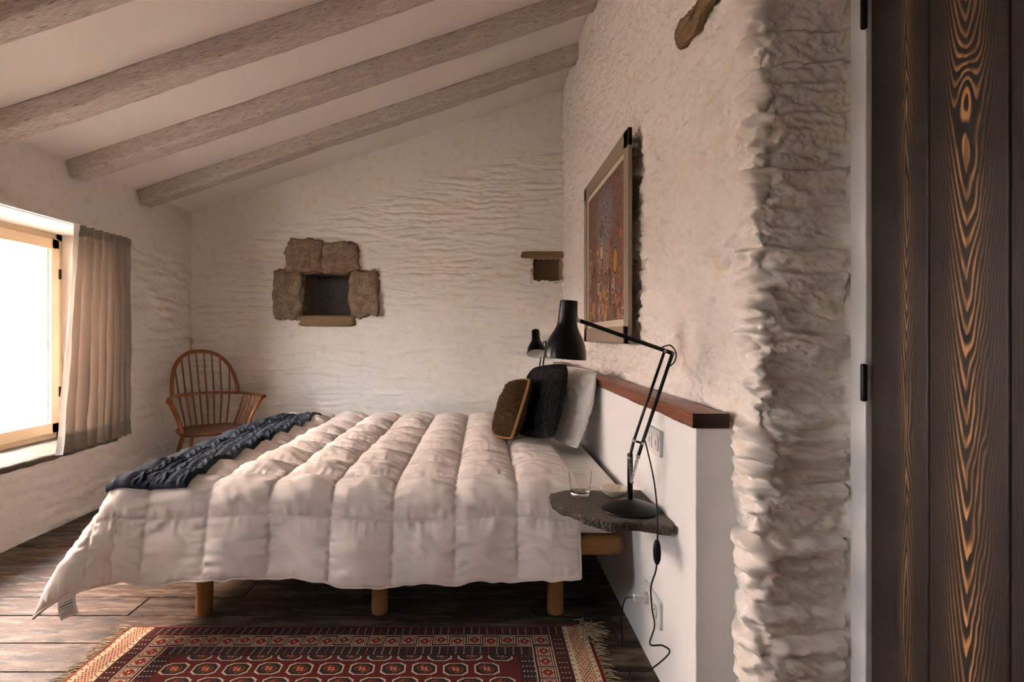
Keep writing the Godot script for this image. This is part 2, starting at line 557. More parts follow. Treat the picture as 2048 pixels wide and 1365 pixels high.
func build_niche_stones() -> void:
	var z := WALL_FAR - 0.02
	var t := thing("stone_window_surround", "rough brown granite blocks framing the small dark wall opening", "stonework", Vector3(-1.42, 1.58, z))
	var zc := Vector3(-1.42, 1.58, 0)
	part(t, "stone", boulder(Vector3(0.335, 0.30, 0.16), 1.0, 0.15), M.granite, Vector3(-1.610, 1.926, 0) - zc)
	part(t, "stone", boulder(Vector3(0.335, 0.28, 0.15), 4.0, 0.14), M.granite, Vector3(-1.290, 1.910, 0) - zc)
	part(t, "stone", boulder(Vector3(0.27, 0.43, 0.15), 7.0, 0.13), M.granite, Vector3(-1.765, 1.574, 0) - zc)
	part(t, "stone", boulder(Vector3(0.26, 0.42, 0.17), 9.0, 0.14), M.granite, Vector3(-1.070, 1.580, 0) - zc)
	part(t, "sill_stone", boulder(Vector3(0.50, 0.10, 0.14), 12.0, 0.07), M.ochre, Vector3(-1.415, 1.335, 0) - zc)
	t = thing("slate_lintel", "thin brown slate slab over the small plastered recess in the corner", "stone", Vector3(0.555, 1.937, z + 0.005))
	part(t, "slab", boulder(Vector3(0.40, 0.062, 0.09), 3.0, 0.07), M.ochre)
	# the bare stone high up on the picture wall
	t = thing("exposed_stone", "bare ochre stone left unpainted high in the white picture wall", "stone", Vector3(WALL_R, 2.27, -1.88))
	var outline := [[1.66, 2.262], [1.70, 2.30], [1.80, 2.303], [1.837, 2.29], [1.96, 2.311], [2.047, 2.334], [2.067, 2.303], [2.062, 2.264], [2.022, 2.223], [1.896, 2.207], [1.87, 2.214], [1.778, 2.24], [1.70, 2.236]]
	var poly := PackedVector2Array()
	for o in outline:
		poly.append(Vector2(o[0] - 1.88, o[1] - 2.27))
	var n := 78
	var rows := [[0.0, 0.9], [-0.024, 1.0], [-0.029, 0.92], [-0.031, 0.6], [-0.03, 0.3], [-0.030, 0.0]]
	var pts := PackedVector3Array()
	for i in n + 1:
		var f := fposmod(float(i) / n * poly.size(), poly.size())
		var a := poly[int(f) % poly.size()]
		var p := a.lerp(poly[(int(f) + 1) % poly.size()], f - int(f))
		for r in rows:
			var q: Vector2 = p * r[1]
			pts.append(Vector3(r[0] + 0.006 * n2(q.x * 25.0, q.y * 25.0), q.y, -q.x))
	part(t, "stone", grid(pts, n, rows.size() - 1, false, true), M.ochre)


func build_right_wall() -> void:
	var w := setting("wall_right", "whitewashed rubble wall with a ragged corner beside the plank door", "wall")
	# the path of the wall face in plan: along the bed head, round the ragged corner, across its end, out to the door frame
	var path := []               # [x, z, normal x, normal z, layering 0..1, run]
	var d := 5.2
	var run := 0.0
	while d > 1.545:
		path.append([WALL_R, -d, -1.0, 0.0, smoothstep(1.68, 1.565, d), run])
		var step := 0.0036 * d
		d -= step
		run += step
	for k in 9:
		var a := PI / 2 * k / 8.0
		path.append([WALL_R + 0.03 - 0.03 * cos(a), -1.54 + 0.03 * sin(a), -cos(a), sin(a), 1.0, run])
		run += 0.006
	var x := WALL_R + 0.034
	while x < 0.955:
		path.append([x, -1.51, 0.0, 1.0, 1.0, run])
		x += 0.0045
		run += 0.0045
	for k in 7:
		var a := PI / 2 * k / 6.0
		path.append([0.955 + 0.02 * sin(a), -1.51 + 0.02 - 0.02 * cos(a), -sin(a), cos(a), 1.0 - k / 12.0, run])
		run += 0.006
	for k in 8:
		path.append([0.975, -1.488 + 0.006 * k, -1.0, 0.0, 0.4, run])
		run += 0.006
	var nu := path.size() - 1
	var nv := 680
	var pts := PackedVector3Array()
	for i in nu + 1:
		var q: Array = path[i]
		var s: float = q[5]
		var lay: float = q[4]
		for j in nv + 1:
			var y := -0.03 + 3.56 * j / nv
			# smeared rubble
			var h := 0.011 * ledges(s, y, 0.095, 5.0) + 0.009 * n2(s * 3.4, y * 5.0) + 0.0075 * n2(s * 8.5 - y * 3.0, y * 11.0)
			h += 0.0065 * n2(s * 17.0 + y * 6.0, y * 21.0) + 0.0048 * n2(s * 34.0, y * 40.0) * smoothstep(-0.5, 0.5, n2(s * 4.0, y * 4.0 + 7.0)) + 0.0024 * n2(s * 75.0, y * 75.0) - 0.006 * pow(1.0 - absf(n2(s * 7.0 + 3.0, y * 12.0)), 7.0)
			h -= 0.014 * smoothstep(0.35, 0.62, n2(s * 9.0, y * 19.0 + 40.0)) * smoothstep(-0.2, 0.3, n2(s * 2.0 + 9.0, y * 2.0))
			if lay > 0.0:
				# slate beds of the ragged end: each bed stands out by its own amount
				var yy := y + 0.02 * n2(s * 1.6, y * 1.2 + 5.0) + 0.008 * n2(s * 9.0, y * 7.0) + (s - 3.7) * 0.05 * n2(y * 2.0, 8.0)
				var bed := yy / 0.058 + 0.8 * n2(yy * 2.5, 20.0)
				var c := floorf(bed)
				var t := bed - c
				var r := rnd(c, 2.0, 9.0)
				var r2 := rnd(c + 1.0, 2.0, 9.0)
				var prof := lerpf(r, r2, smoothstep(0.72, 1.0, t)) + 0.35 * (smoothstep(0.0, 0.5, t) - smoothstep(0.75, 0.98, t))
				var hl := 0.044 * prof - 0.016 + 0.006 * n2(s * 8.0, y * 30.0) + 0.004 * n2(s * 26.0, y * 60.0) + 0.0022 * n2(s * 80.0, y * 90.0)
				var rim := exp(-pow((s - 3.68) / 0.045, 2.0))
				hl += rim * (0.022 * n2(y * 7.0, 3.0) + 0.018 * n2(y * 24.0, s * 20.0) + 0.006 * n2(y * 60.0, s * 60.0))
				h = lerpf(h, hl, lay)
			var soft := smoothstep(0.0, 0.25, ceil_y(WALL_R) - y)
			h = h * (0.35 + 0.65 * soft) - 0.008
			if i > nu - 9:
				h = lerpf(h, 0.0, (i - nu + 9) / 9.0)
			pts.append(Vector3(q[0] + q[2] * h, y, q[1] + q[3] * h))
	part(w, "stone_face", grid(pts, nu, nv, false), M.lime)
	part(w, "wall_core", join([span(Vector3(0.80, -0.2, -5.6), Vector3(1.2, 3.9, -1.60)), span(Vector3(1.03, -0.2, -1.62), Vector3(1.2, 3.9, 1.2)), span(Vector3(0.985, -0.2, -0.2), Vector3(1.2, 3.9, 1.2)), span(Vector3(0.985, 2.2, -1.6), Vector3(1.2, 3.9, 1.2))]), M.plaster)


func build_left_wall() -> void:
	var w := setting("wall_left", "thick white window wall, smooth plaster above rough whitewashed stone", "wall")
	var x0 := -3.1
	var x1 := WALL_L - 0.012
	var lo := 0.455
	var hi := 1.92
	part(w, "wall_core", join([
		span(Vector3(x0, -0.2, 1.2), Vector3(x1, lo, -5.6)), span(Vector3(x0, hi, 1.2), Vector3(x1, 2.38, -5.6)),
		span(Vector3(x0, lo - 0.02, -4.05), Vector3(x1, hi + 0.02, -5.6)), span(Vector3(x0, lo - 0.02, -1.85), Vector3(x1, hi + 0.02, -1.05)),
		span(Vector3(x0, lo - 0.02, 1.2), Vector3(x1, hi + 0.02, -0.45)), span(Vector3(x0, lo - 0.02, -0.4), Vector3(x1, 0.85, -1.1))]), M.plaster)
	var nu := 300
	var nv := 260
	var pts := PackedVector3Array()
	for i in nu + 1:
		var d := 2.2 + 3.0 * i / nu
		for j in nv + 1:
			var y := -0.03 + 2.40 * j / nv
			var rough := smoothstep(1.96, 1.86, y + 0.02 * n2(d * 3.0, 1.0))
			var h := 0.013 * ledges(d, y, 0.075, 8.0) + 0.006 * n2(d * 3.0, y * 11.0) + 0.003 * n2(d * 10.0, y * 30.0) + 0.0015 * n2(d * 40.0, y * 50.0)
			h = h * rough + 0.004 * n2(d * 1.2, y * 1.5)
			# the face turns into the reveal
			var k := maxf(maxf(1.85 - d, d - 4.05), maxf(lo - y, y - hi))
			if k < 0.05:
				h = lerpf(h, 0.002, smoothstep(0.05, 0.0, k))
			pts.append(Vector3(WALL_L + h - 0.004, y, -d))
	var hole := func(i, j):
		var p: Vector3 = (pts[i * (nv + 1) + j] + pts[(i + 1) * (nv + 1) + j + 1]) * 0.5
		return p.y > lo and p.y < hi and p.z < -1.85 and p.z > -4.05
	part(w, "stone_face", grid(pts, nu, nv, false, false, PackedVector2Array(), hole), M.lime)


func build_ceiling() -> void:
	var c := setting("ceiling", "smooth white sloping ceiling between the limed beams", "ceiling")
	var ang := atan(SLOPE)
	var ln := 5.0
	var o := part(c, "plaster_board", rbox(Vector3(ln, 0.22, 7.0), 0.01), M.plaster)
	var mid := Vector3(-1.16, ceil_y(-1.16), -2.2)
	o.position = mid + Vector3(-sin(ang), cos(ang), 0) * 0.11
	o.rotation.z = ang
	part(setting("wall_back", "plain white plaster wall closing the room", "wall"), "wall_core", join([span(Vector3(-3.1, -0.2, 1.0), Vector3(1.2, 3.9, 1.2))]), M.plaster)
	var names := ["limed roof beam, fourth one out from the far stone wall", "limed roof beam, third one out from the far stone wall", "limed roof beam with a long split, second out from the far stone wall", "limed roof beam next to the far stone wall"]
	var fronts := [2.24, 2.925, 3.615, 4.35]
	for k in 6:
		var d: float = fronts[k - 2] if k > 1 else [0.86, 1.55][k]
		var lab: String = names[k - 2] if k > 1 else ["limed roof beam, sixth one out from the far stone wall", "limed roof beam, fifth one out from the far stone wall"][k]
		var pos := Vector3(-0.96, ceil_y(-0.96), -(d + 0.07))
		var b := thing("roof_beam", lab, "beam", pos, "limed roof beams")
		var nu := 40
		var nv := 110
		var half := 1.80 if d > 1.6 else 1.95
		var pts := PackedVector3Array()
		var uvs := PackedVector2Array()
		for i in nu + 1:
			var a := TAU * i / nu + PI / 4
			var q := Vector2(cos(a), sin(a))
			q *= pow(pow(absf(q.x), 18.0) + pow(absf(q.y), 18.0), -1.0 / 18.0)
			for j in nv + 1:
				var s := -half + 2.0 * half * j / nv
				var wob := 1.0 + 0.035 * n3(s * 1.3, q.x + k * 5.0, q.y) + 0.03 * n3(s * 7.0, q.x * 2.0 + k * 5.0, q.y * 2.0)
				var cz := q.x * 0.068 * wob + 0.006 * n2(s * 0.9, k * 3.0)
				var cy := q.y * 0.058 * wob - 0.052 + 0.004 * n2(s * 0.8, k * 3.0 + 9.0)
				pts.append(Vector3(s, cy, cz))
				uvs.append(Vector2(s * 0.55 + k * 0.37, float(i) / nu * 1.6 + k * 0.21))
		var bm := part(b, "timber", grid(pts, nu, nv, true, true, uvs), M.beam)
		bm.rotation.z = ang


func window_unit(called: String, label: String, z0: float, z1: float, lo: float, hi: float, leaves: int) -> void:
	# z0 > z1; frame 36 cm back from the room face
	var w := setting(called, label, "window", Vector3(-3.012, lo, (z0 + z1) * 0.5))
	var L := absf(z1 - z0)
	var H := hi - lo
	var x := -0.035
	part(w, "frame", join([
		span(Vector3(x - 0.04, 0, -L / 2), Vector3(x + 0.035, 0.055, L / 2)), span(Vector3(x - 0.04, H - 0.05, -L / 2), Vector3(x + 0.035, H, L / 2)),
		span(Vector3(x - 0.04, 0, -L / 2), Vector3(x + 0.035, H, -L / 2 + 0.06)), span(Vector3(x - 0.04, 0, L / 2 - 0.06), Vector3(x + 0.035, H, L / 2))]), M.sash)
	for k in leaves:
		var a := -L / 2 + 0.05 + (L - 0.10) * k / leaves
		var b := -L / 2 + 0.05 + (L - 0.10) * (k + 1) / leaves
		var s := part(w, "sash", join([
			span(Vector3(x - 0.02, 0.045, a), Vector3(x + 0.055, 0.125, b), 0.008), span(Vector3(x - 0.02, H - 0.115, a), Vector3(x + 0.055, H - 0.04, b), 0.008),
			span(Vector3(x - 0.02, 0.045, a), Vector3(x + 0.055, H - 0.04, a + 0.075), 0.008), span(Vector3(x - 0.02, 0.045, b - 0.075), Vector3(x + 0.055, H - 0.04, b), 0.008)]), M.sash)
		part(s, "pane", join([span(Vector3(x + 0.005, 0.115, a + 0.065), Vector3(x + 0.013, H - 0.105, b - 0.065), 0.001)]), M.glass_pane)
		part(s, "glazing_bead", join([
			span(Vector3(x + 0.013, 0.12, a + 0.07), Vector3(x + 0.03, H - 0.11, a + 0.085)), span(Vector3(x + 0.013, 0.12, b - 0.085), Vector3(x + 0.03, H - 0.11, b - 0.07))]), M.paint)
		var hz := a + 0.004
		part(s, "hinge", join([[lathe([Vector2(0, 0), Vector2(0.008, 0), Vector2(0.008, 0.07), Vector2(0, 0.07)], 10), at(x + 0.06, H - 0.32, hz)], [lathe([Vector2(0, 0), Vector2(0.008, 0), Vector2(0.008, 0.07), Vector2(0, 0.07)], 10), at(x + 0.06, 0.3, hz)]]), M.ledge_end)
	# slate sill board with a rough edge
	var nu := 90
	var pts := PackedVector3Array()
	for i in nu + 1:
		var z := -L / 2 - 0.02 + (L + 0.04) * i / nu
		var e := 0.395 + 0.012 * n2(z * 9.0, 2.0) + 0.008 * n2(z * 25.0, 5.0)
		for p in [[0.0, -0.03], [0.0, 0.012], [e * 0.3, 0.013], [e * 0.6, 0.012], [e - 0.012, 0.010], [e, 0.002], [e + 0.003, -0.012], [e - 0.008, -0.03]]:
			pts.append(Vector3(p[0] - 0.01, p[1] + 0.003 * n2(z * 6.0, p[0] * 12.0), z))
	part(w, "sill", grid(pts, nu, 7, true), M.slate)


func build_outside() -> void:
	var o := setting("wall_outside", "sunlit pink rendered wall seen close behind the window glass", "wall")
	part(o, "render", join([span(Vector3(-4.55, -0.4, -8.0), Vector3(-4.3, 2.9, -1.5), 0.02)]), M.outside)
	var g := setting("ground_outside", "pale ground outside below the windows", "ground")
	part(g, "paving", join([span(Vector3(-40, -0.6, -40), Vector3(-3.1, -0.4, 40), 0.02)]), M.ground)


func build_door() -> void:
	var d := setting("door_1", "tall dark brushed plank door with ochre grain and black hinges", "door", Vector3(0.98, 0, -1.0))
	var widths := [0.184, 0.19, 0.19, 0.19, 0.185]
	var z := -1.421
	for k in widths.size():
		var wd: float = widths[k]
		var nu := 6
		var h := 2.16
		var pts := PackedVector3Array()
		var uvs := PackedVector2Array()
		var prof := [[0.0, 0.034], [0.0, 0.006], [0.006, 0.0], [wd - 0.006, 0.0], [wd, 0.006], [wd, 0.034]]
		for i in prof.size():
			for j in 3:
				var y := 0.012 + h * j / 2.0
				pts.append(Vector3(prof[i][1], y, prof[i][0]))
				uvs.append(Vector2(prof[i][0] / wd, 1.0 - (y - 0.1) / 2.05))
		part(d, "plank", grid(pts, prof.size() - 1, 2, false, false, uvs), M["door%d" % [0, 1, 2, 0, 1][k]], Vector3(-0.006, 0, z + 0.0012 + 1.0))
		z += wd
	part(d, "door_back", join([span(Vector3(0.022, 0.012, -0.421), Vector3(0.045, 2.17, z + 1.0))]), M.door2)
	part(d, "frame", join([span(Vector3(-0.016, 0.0, -0.482), Vector3(0.06, 2.26, -0.423), 0.004), span(Vector3(-0.016, 0.0, z + 1.003), Vector3(0.06, 2.26, z + 1.07), 0.004), span(Vector3(-0.016, 2.18, -0.482), Vector3(0.06, 2.26, z + 1.07), 0.004)]), M.paint)
	for y in [0.18, 1.034, 1.972]:
		var hg := part(d, "hinge", join([[lathe([Vector2(0, 0), Vector2(0.006, 0.001), Vector2(0.008, 0.005), Vector2(0.008, 0.047), Vector2(0.0072, 0.048), Vector2(0.008, 0.049), Vector2(0.008, 0.091), Vector2(0.006, 0.095), Vector2(0, 0.096)], 14), at(-0.02, y, -0.422)]]), M.black_steel)
		hg.set_meta("label", "black steel barrel hinge")


func build_headboard() -> void:
	var w := setting("wall_headboard", "smooth white half-height wall behind the bed head", "wall")
	part(w, "plaster_face", join([span(Vector3(HEAD_X, -0.02, -4.83), Vector3(0.745, 0.934, -1.63), 0.004)]), M.paint)
	var t := thing("headboard_ledge", "long reddish chestnut ledge capping the white half-height wall", "ledge", Vector3(0.657, 0.955, -3.23))
	var nu := 20
	var nv := 160
	var pts := PackedVector3Array()
	var uvs := PackedVector2Array()
	for i in nu + 1:
		var a := TAU * i / nu + PI / 4
		var q := Vector2(cos(a), sin(a))
		q *= pow(pow(absf(q.x), 14.0) + pow(absf(q.y), 14.0), -1.0 / 14.0)
		for j in nv + 1:
			var s := -1.605 + 3.21 * j / nv
			var wob := 0.0016 * n3(s * 3.0, q.x, q.y) + 0.001 * n3(s * 14.0, q.x * 2.0, q.y * 2.0)
			pts.append(Vector3(q.x * (0.053 + wob), q.y * (0.0215 + wob), s))
			uvs.append(Vector2(s * 0.5, float(i) / nu * 1.3))
	part(t, "board", grid(pts, nu, nv, true, true, uvs), M.ledge)
	part(t, "end_grain", rbox(Vector3(0.1045, 0.042, 0.004), 0.001), M.ledge_end, Vector3(0, 0, -1.6045))
	var e := part(t, "end_grain", rbox(Vector3(0.1045, 0.042, 0.004), 0.001), M.ledge_end, Vector3(0, 0, 1.6045))
	e.set_meta("label", "dark sawn end of the ledge")


# ---------------------------------------------------------------- bed
const U_FOOT := 1.81             # duvet length lying on the bed
const V_NEAR := 0.40             # overhang on the near side
const V_TOP := 1.83
const QU := 0.2435
const QV := 0.242
const BED_TOP := 0.597


func fold(d: float, r: float, lim: float) -> Vector2:        # how far out and down a cloth gets d past a rounded edge
	if d <= 0.0:
		return Vector2(d, 0)
	var a := minf(d / r, lim)
	var rest := maxf(d - lim * r, 0.0)
	return Vector2(r * sin(a) + rest * cos(lim), r * (1.0 - cos(a)) + rest * sin(lim))


func duvet_base(u: float, v: float) -> Vector3:
	var du := u - U_FOOT
	var near := V_NEAR - v
	var far := v - V_NEAR - V_TOP
	var x := 0.38 - u
	var z := -2.31 - (v - V_NEAR)
	var y := BED_TOP + 0.012 * n2(u * 1.4, v * 1.4)
	var side := near if near > far else far
	var sz := 1.0 if near > far else -1.0
	var edge_z := -2.31 if near > far else -2.31 - V_TOP
	var r := 0.075
	if du <= 0.0 and side <= 0.0:
		return Vector3(x, y, z)
	if du <= 0.0:
		var f := fold(side, r, 1.40)
		return Vector3(x, y - f.y, edge_z + sz * (f.x + 0.022 * n2(u * 2.3, 5.0) * smoothstep(0.05, 0.35, side))) + Vector3(0, 0.016 * (n2(u * 4.0, 2.0) + 0.5 * n2(u * 11.0, 7.0)) * smoothstep(0.2, 0.4, side), 0)
	if side <= 0.0:
		var f := fold(du, r, 1.32)
		return Vector3(0.38 - U_FOOT - f.x, y - f.y, z)
	var th := atan2(du, side)
	var rr := sqrt(du * du + side * side)
	var f := fold(rr, r, lerpf(1.40, 1.32, th / (PI / 2)) - 0.36 * sin(2.0 * th))
	return Vector3(0.38 - U_FOOT - sin(th) * f.x, y - f.y, edge_z + sz * cos(th) * f.x)


func duvet_puff(u: float, v: float) -> float:
	var a := absf(sin(PI * u / QU))
	var b := absf(sin(PI * v / QV))
	var c := floorf(u / QU)
	var e := floorf(v / QV)
	var full := 0.8 + 0.4 * rnd(c, e, 1.0)
	var flat := smoothstep(V_NEAR - 0.06, V_NEAR + 0.16, v) * (1.0 - smoothstep(U_FOOT - 0.05, U_FOOT + 0.1, u))
	var p := pow(a, lerpf(0.62, 0.55, flat)) * pow(b, lerpf(0.50, 0.80, flat))
	var h := lerpf(0.018, 0.048, flat) * p * full
	# gathers running away from the stitching
	var su := absf(u / QU - roundf(u / QU)) * QU
	var sv := absf(v / QV - roundf(v / QV)) * QV
	h += (0.012 * n2(u * 7.0 + c * 3.0, v * 34.0) + 0.004 * n2(u * 12.0, v * 75.0)) * exp(-su / 0.040) * smoothstep(0.0, 0.012, su) * sqrt(b)
	h += (0.008 * n2(u * 34.0, v * 7.0 + e * 3.0) + 0.003 * n2(u * 75.0, v * 12.0)) * exp(-sv / 0.032) * smoothstep(0.0, 0.012, sv) * sqrt(a)
	h += 0.0060 * p * n2(u * 6.0 + v * 4.0, v * 8.0 - u * 3.0) + 0.0035 * p * n2(u * 15.0 - v * 9.0, v * 17.0)
	h -= 0.0035 * (exp(-pow(su / 0.006, 2.0)) + exp(-pow(sv / 0.006, 2.0)))
	return h


func build_bed() -> void:
	var b := thing("bed", "wide bed base with mattress on round beech legs", "bed", Vector3(-0.415, 0, -3.22))
	var base := part(b, "bed_base", rbox(Vector3(2.0, 0.085, 1.80), 0.03, true), M.beech, Vector3(0, 0.333, 0))
	base.set_meta("label", "beech slatted base with rounded corners")
	for z in [0.77, -0.77]:
		for x in [-0.79, -0.03, 0.73]:
			part(b, "leg", lathe([Vector2(0, 0), Vector2(0.030, 0), Vector2(0.034, 0.003), Vector2(0.035, 0.008), Vector2(0.035, 0.30), Vector2(0, 0.30)], 32), M.beech, Vector3(x, 0, z))
	part(b, "mattress", rbox(Vector3(2.015, 0.195, 1.81), 0.055, true), M.sheet, Vector3(0.002, 0.473, 0))
	# duvet
	var d := thing("duvet", "puffy white quilted down duvet spread over the bed", "duvet", Vector3(-0.415, 0.6, -3.22))
	var o := d.position
	var nu := 350
	var nv := 400
	var LU := QU * 9.0
	var LV := QV * 11.0
	var basep := PackedVector3Array()
	for i in nu + 1:
		for j in nv + 1:
			basep.append(duvet_base(LU * i / nu, LV * j / nv) - o)
	var w := nv + 1
	var top := PackedVector3Array()
	var under := PackedVector3Array()
	for i in nu + 1:
		for j in w:
			var a := basep[mini(i + 1, nu) * w + j] - basep[maxi(i - 1, 0) * w + j]
			var c := basep[i * w + mini(j + 1, nv)] - basep[i * w + maxi(j - 1, 0)]
			var n := -a.cross(c).normalized()
			if n.y < -0.2:
				n = n
			var h := duvet_puff(LU * i / nu, LV * j / nv)
			top.append(basep[i * w + j] - n * -1.0 * (h + 0.004))
			under.append(basep[i * w + j] + n * (-0.10 * h))
	part(d, "quilted_cover", grid(top, nu, nv, true), M.duvet)
	part(d, "underside", grid(under, nu, nv, false), M.duvet)
	var hem := []
	for i in range(0, nu + 1, 2):
		hem.append(basep[i * w])
	for j in range(2, nv + 1, 2):
		hem.append(basep[nu * w + j])
	for i in range(nu - 2, -1, -2):
		hem.append(basep[i * w + nv])
	for j in range(nv - 2, -1, -2):
		hem.append(basep[j])
	part(d, "hem_piping", tube(hem, 0.0055, 8), M.duvet)
	# care label on the near hem
	var p := duvet_base(1.98, 0.0) - o
	var q := duvet_base(2.06, 0.0) - o
	var tag := []
	var dirx := (q - p).normalized()
	var drop := (Vector3(0.25, -1.0, 0.25)).normalized()
	var nu2 := 6
	var pts := PackedVector3Array()
	for i in nu2 + 1:
		for j in 9:
			pts.append(p + dirx * 0.058 * i / nu2 + drop * 0.075 * j / 8.0 + Vector3(0, 0, 0.006 * sin(j * 0.5)))
	var pts2 := PackedVector3Array()
	for v in pts:
		pts2.append(v + Vector3(0, 0, -0.0012))
	var lab := part(d, "care_label", join([grid(pts, nu2, 8, true), grid(pts2, nu2, 8, false)]), M.tag)
	lab.set_meta("label", "white sewn-in care label with small grey print")
	var lines := []
	for k in 6:
		var y := 0.018 + 0.009 * k
		var a := p + dirx * 0.008 + drop * y + Vector3(0, 0, 0.0015 + 0.006 * sin(y / 0.075 * 4.0))
		lines.append(tube([a, a + dirx * (0.042 if k % 3 else 0.03)], 0.0016 if k == 1 else 0.0009, 5))
	part(lab, "print", join(lines), M.print)


func build_throw() -> void:
	var t := thing("knitted_throw", "dark slate-blue cable knit throw laid across the foot of the bed", "blanket", Vector3(-1.33, 0.65, -3.2))
	var o := t.position
	var nu := 84
	var nv := 680
	var basep := PackedVector3Array()
	var uv := []
	for i in nu + 1:
		for j in nv + 1:
			var f := float(i) / nu
			var g := float(j) / nv
			var v := V_NEAR - 0.055 + 1.86 * g
			var u := 1.545 + 0.325 * f + 0.012 * n2(g * 5.0, 2.0) * (1.0 - f)
			basep.append(duvet_base(u, v))
			uv.append(Vector2(u, v))
	var w := nv + 1
	var top := PackedVector3Array()
	var low := PackedVector3Array()
	for i in nu + 1:
		for j in w:
			var k := i * w + j
			var a := basep[mini(i + 1, nu) * w + j] - basep[maxi(i - 1, 0) * w + j]
			var c := basep[i * w + mini(j + 1, nv)] - basep[i * w + maxi(j - 1, 0)]
			var n := a.cross(c).normalized()
			if n.dot(Vector3(-0.3, 1, 0.2)) < 0:
				n = -n
			var f := float(i) / nu
			var g := float(j) / nv
			var hug := 0.014 + 0.62 * duvet_puff(uv[k].x, uv[k].y) + 0.38 * 0.034
			var across := f * 0.325
			var along := g * 1.86
			var rib := across / 0.046
			var rc := floorf(rib)
			var rt := rib - rc
			var knit := 0.0
			if int(rc) % 2 == 0:
				# cable: two strands crossing over each other
				var ph := along / 0.05 * PI + rc * 1.7
				var s1 := exp(-pow((rt - 0.5 - 0.24 * sin(ph)) / 0.2, 2.0)) * (0.75 + 0.25 * cos(ph))
				var s2 := exp(-pow((rt - 0.5 + 0.24 * sin(ph)) / 0.2, 2.0)) * (0.75 - 0.25 * cos(ph))
				knit = maxf(s1, s2)
			else:
				knit = 0.55 * (0.5 + 0.5 * cos((rt - 0.5) * TAU)) + 0.45 * absf(sin(along / 0.011 * PI + (PI / 2 if rt > 0.5 else 0.0))) * 0.7
			var rim := minf(minf(f, 1.0 - f) * 0.325, minf(g, 1.0 - g) * 1.86)
			var full := sqrt(clampf(rim / 0.014, 0.0, 1.0))
			top.append(basep[k] - o + n * (hug - 0.008 + full * (0.014 + 0.009 * knit)))
			low.append(basep[k] - o + n * (hug - 0.010))
	part(t, "knit", grid(top, nu, nv, true), M.knit)
	part(t, "backing", grid(low, nu, nv, false), M.knit)


func pillow(wd: float, ht: float, th: float, s: float, plump := 0.55, ribs := 0.0, fuzz := 0.0) -> ArrayMesh:
	var n := 56 if ribs + fuzz == 0.0 else 130
	var out := []
	for side in [1.0, -1.0]:
		var pts := PackedVector3Array()
		for i in n + 1:
			for j in n + 1:
				var a := -1.0 + 2.0 * i / n
				var b := -1.0 + 2.0 * j / n
				a = sin(a * PI / 2) * 0.5 + a * 0.5
				b = sin(b * PI / 2) * 0.5 + b * 0.5
				var k := pow((1.0 - pow(absf(a), 2.6)) * (1.0 - pow(absf(b), 2.6)), plump)
				var round_off := 0.085 * a * a * b * b
				var pinch_a := 1.0 - 0.035 * (1.0 - b * b) - round_off
				var pinch_b := 1.0 - 0.035 * (1.0 - a * a) - round_off
				var h := th * 0.5 * k * (1.0 + 0.10 * n2(a * 1.6 + s, b * 1.6)) + 0.006 * n2(a * 4.5 + s, b * 4.5) * minf(k * 2.0, 1.0) + ribs * absf(sin(a * 42.0 + 0.6 * n2(b * 6.0, a))) * (0.7 + 0.3 * sin(b * 70.0 + (PI if fposmod(a * 42.0 / PI, 2.0) > 1.0 else 0.0))) * minf(k * 3.0, 1.0) + fuzz * (n2(a * 30.0 + s, b * 14.0) + 0.7 * n2(a * 60.0, b * 26.0 + s)) * minf(k * 3.0, 1.0)
				pts.append(Vector3(a * wd * 0.5 * pinch_a, b * ht * 0.5 * pinch_b, side * h))
		out.append(grid(pts, n, n, side < 0))
	return join(out)


func pillow_edge(wd: float, ht: float, r: float) -> ArrayMesh:
	var pts := []
	for k in 4:
		for i in 14:
			var a := -1.0 + 2.0 * i / 14.0
			var b := 1.0 - 0.035 * (1.0 - a * a) - 0.085 * a * a
			var q := [Vector2(a, -b), Vector2(b, a), Vector2(-a, b), Vector2(-b, -a)][k] as Vector2
			q = Vector2(q.x * (1.0 - 0.085 * a * a), q.y) if k % 2 == 0 else Vector2(q.x, q.y * (1.0 - 0.085 * a * a))
			pts.append(Vector3(q.x * wd * 0.5, q.y * ht * 0.5, 0))
	pts.append(pts[0])
	return tube(pts, r, 8)


func aim(face: Vector3, up := Vector3.UP) -> Basis:          # a basis whose z looks along face
	var z := face.normalized()
	var x := up.cross(z).normalized()
	return Basis(x, z.cross(x), z)


func build_cushions() -> void:
	var t := thing("white_pillow", "white cotton pillow leaning against the white half-height wall", "pillow", Vector3(0.482, 0.815, -3.17))
	t.basis = aim(Vector3(-0.92, 0.26, 0.20))
	part(t, "cover", pillow(0.56, 0.43, 0.14, 3.0), M.sheet)
	part(t, "piping", pillow_edge(0.56, 0.43, 0.006), M.sheet)
	t = thing("knitted_cushion", "square charcoal knitted cushion between white pillow and fur cushion", "cushion", Vector3(0.322, 0.845, -3.08))
	t.basis = aim(Vector3(-0.90, 0.28, 0.32)) * Basis(Vector3(0, 0, 1), 0.12)
	part(t, "cover", pillow(0.43, 0.42, 0.13, 8.0, 0.55, 0.006), M.knit_black)
	t = thing("fur_cushion", "small brown fur cushion with tan suede back, in front of charcoal cushion", "cushion", Vector3(0.158, 0.805, -3.07))
	t.basis = aim(Vector3(-0.90, 0.34, 0.20)) * Basis(Vector3(0, 0, 1), 0.12)
	part(t, "fur_cover", pillow(0.34, 0.335, 0.125, 5.0, 0.5, 0.0, 0.005), M.fur)
	var e := part(t, "suede_edge", pillow_edge(0.342, 0.337, 0.008), M.suede)
	e.set_meta("label", "tan suede welt around the fur")


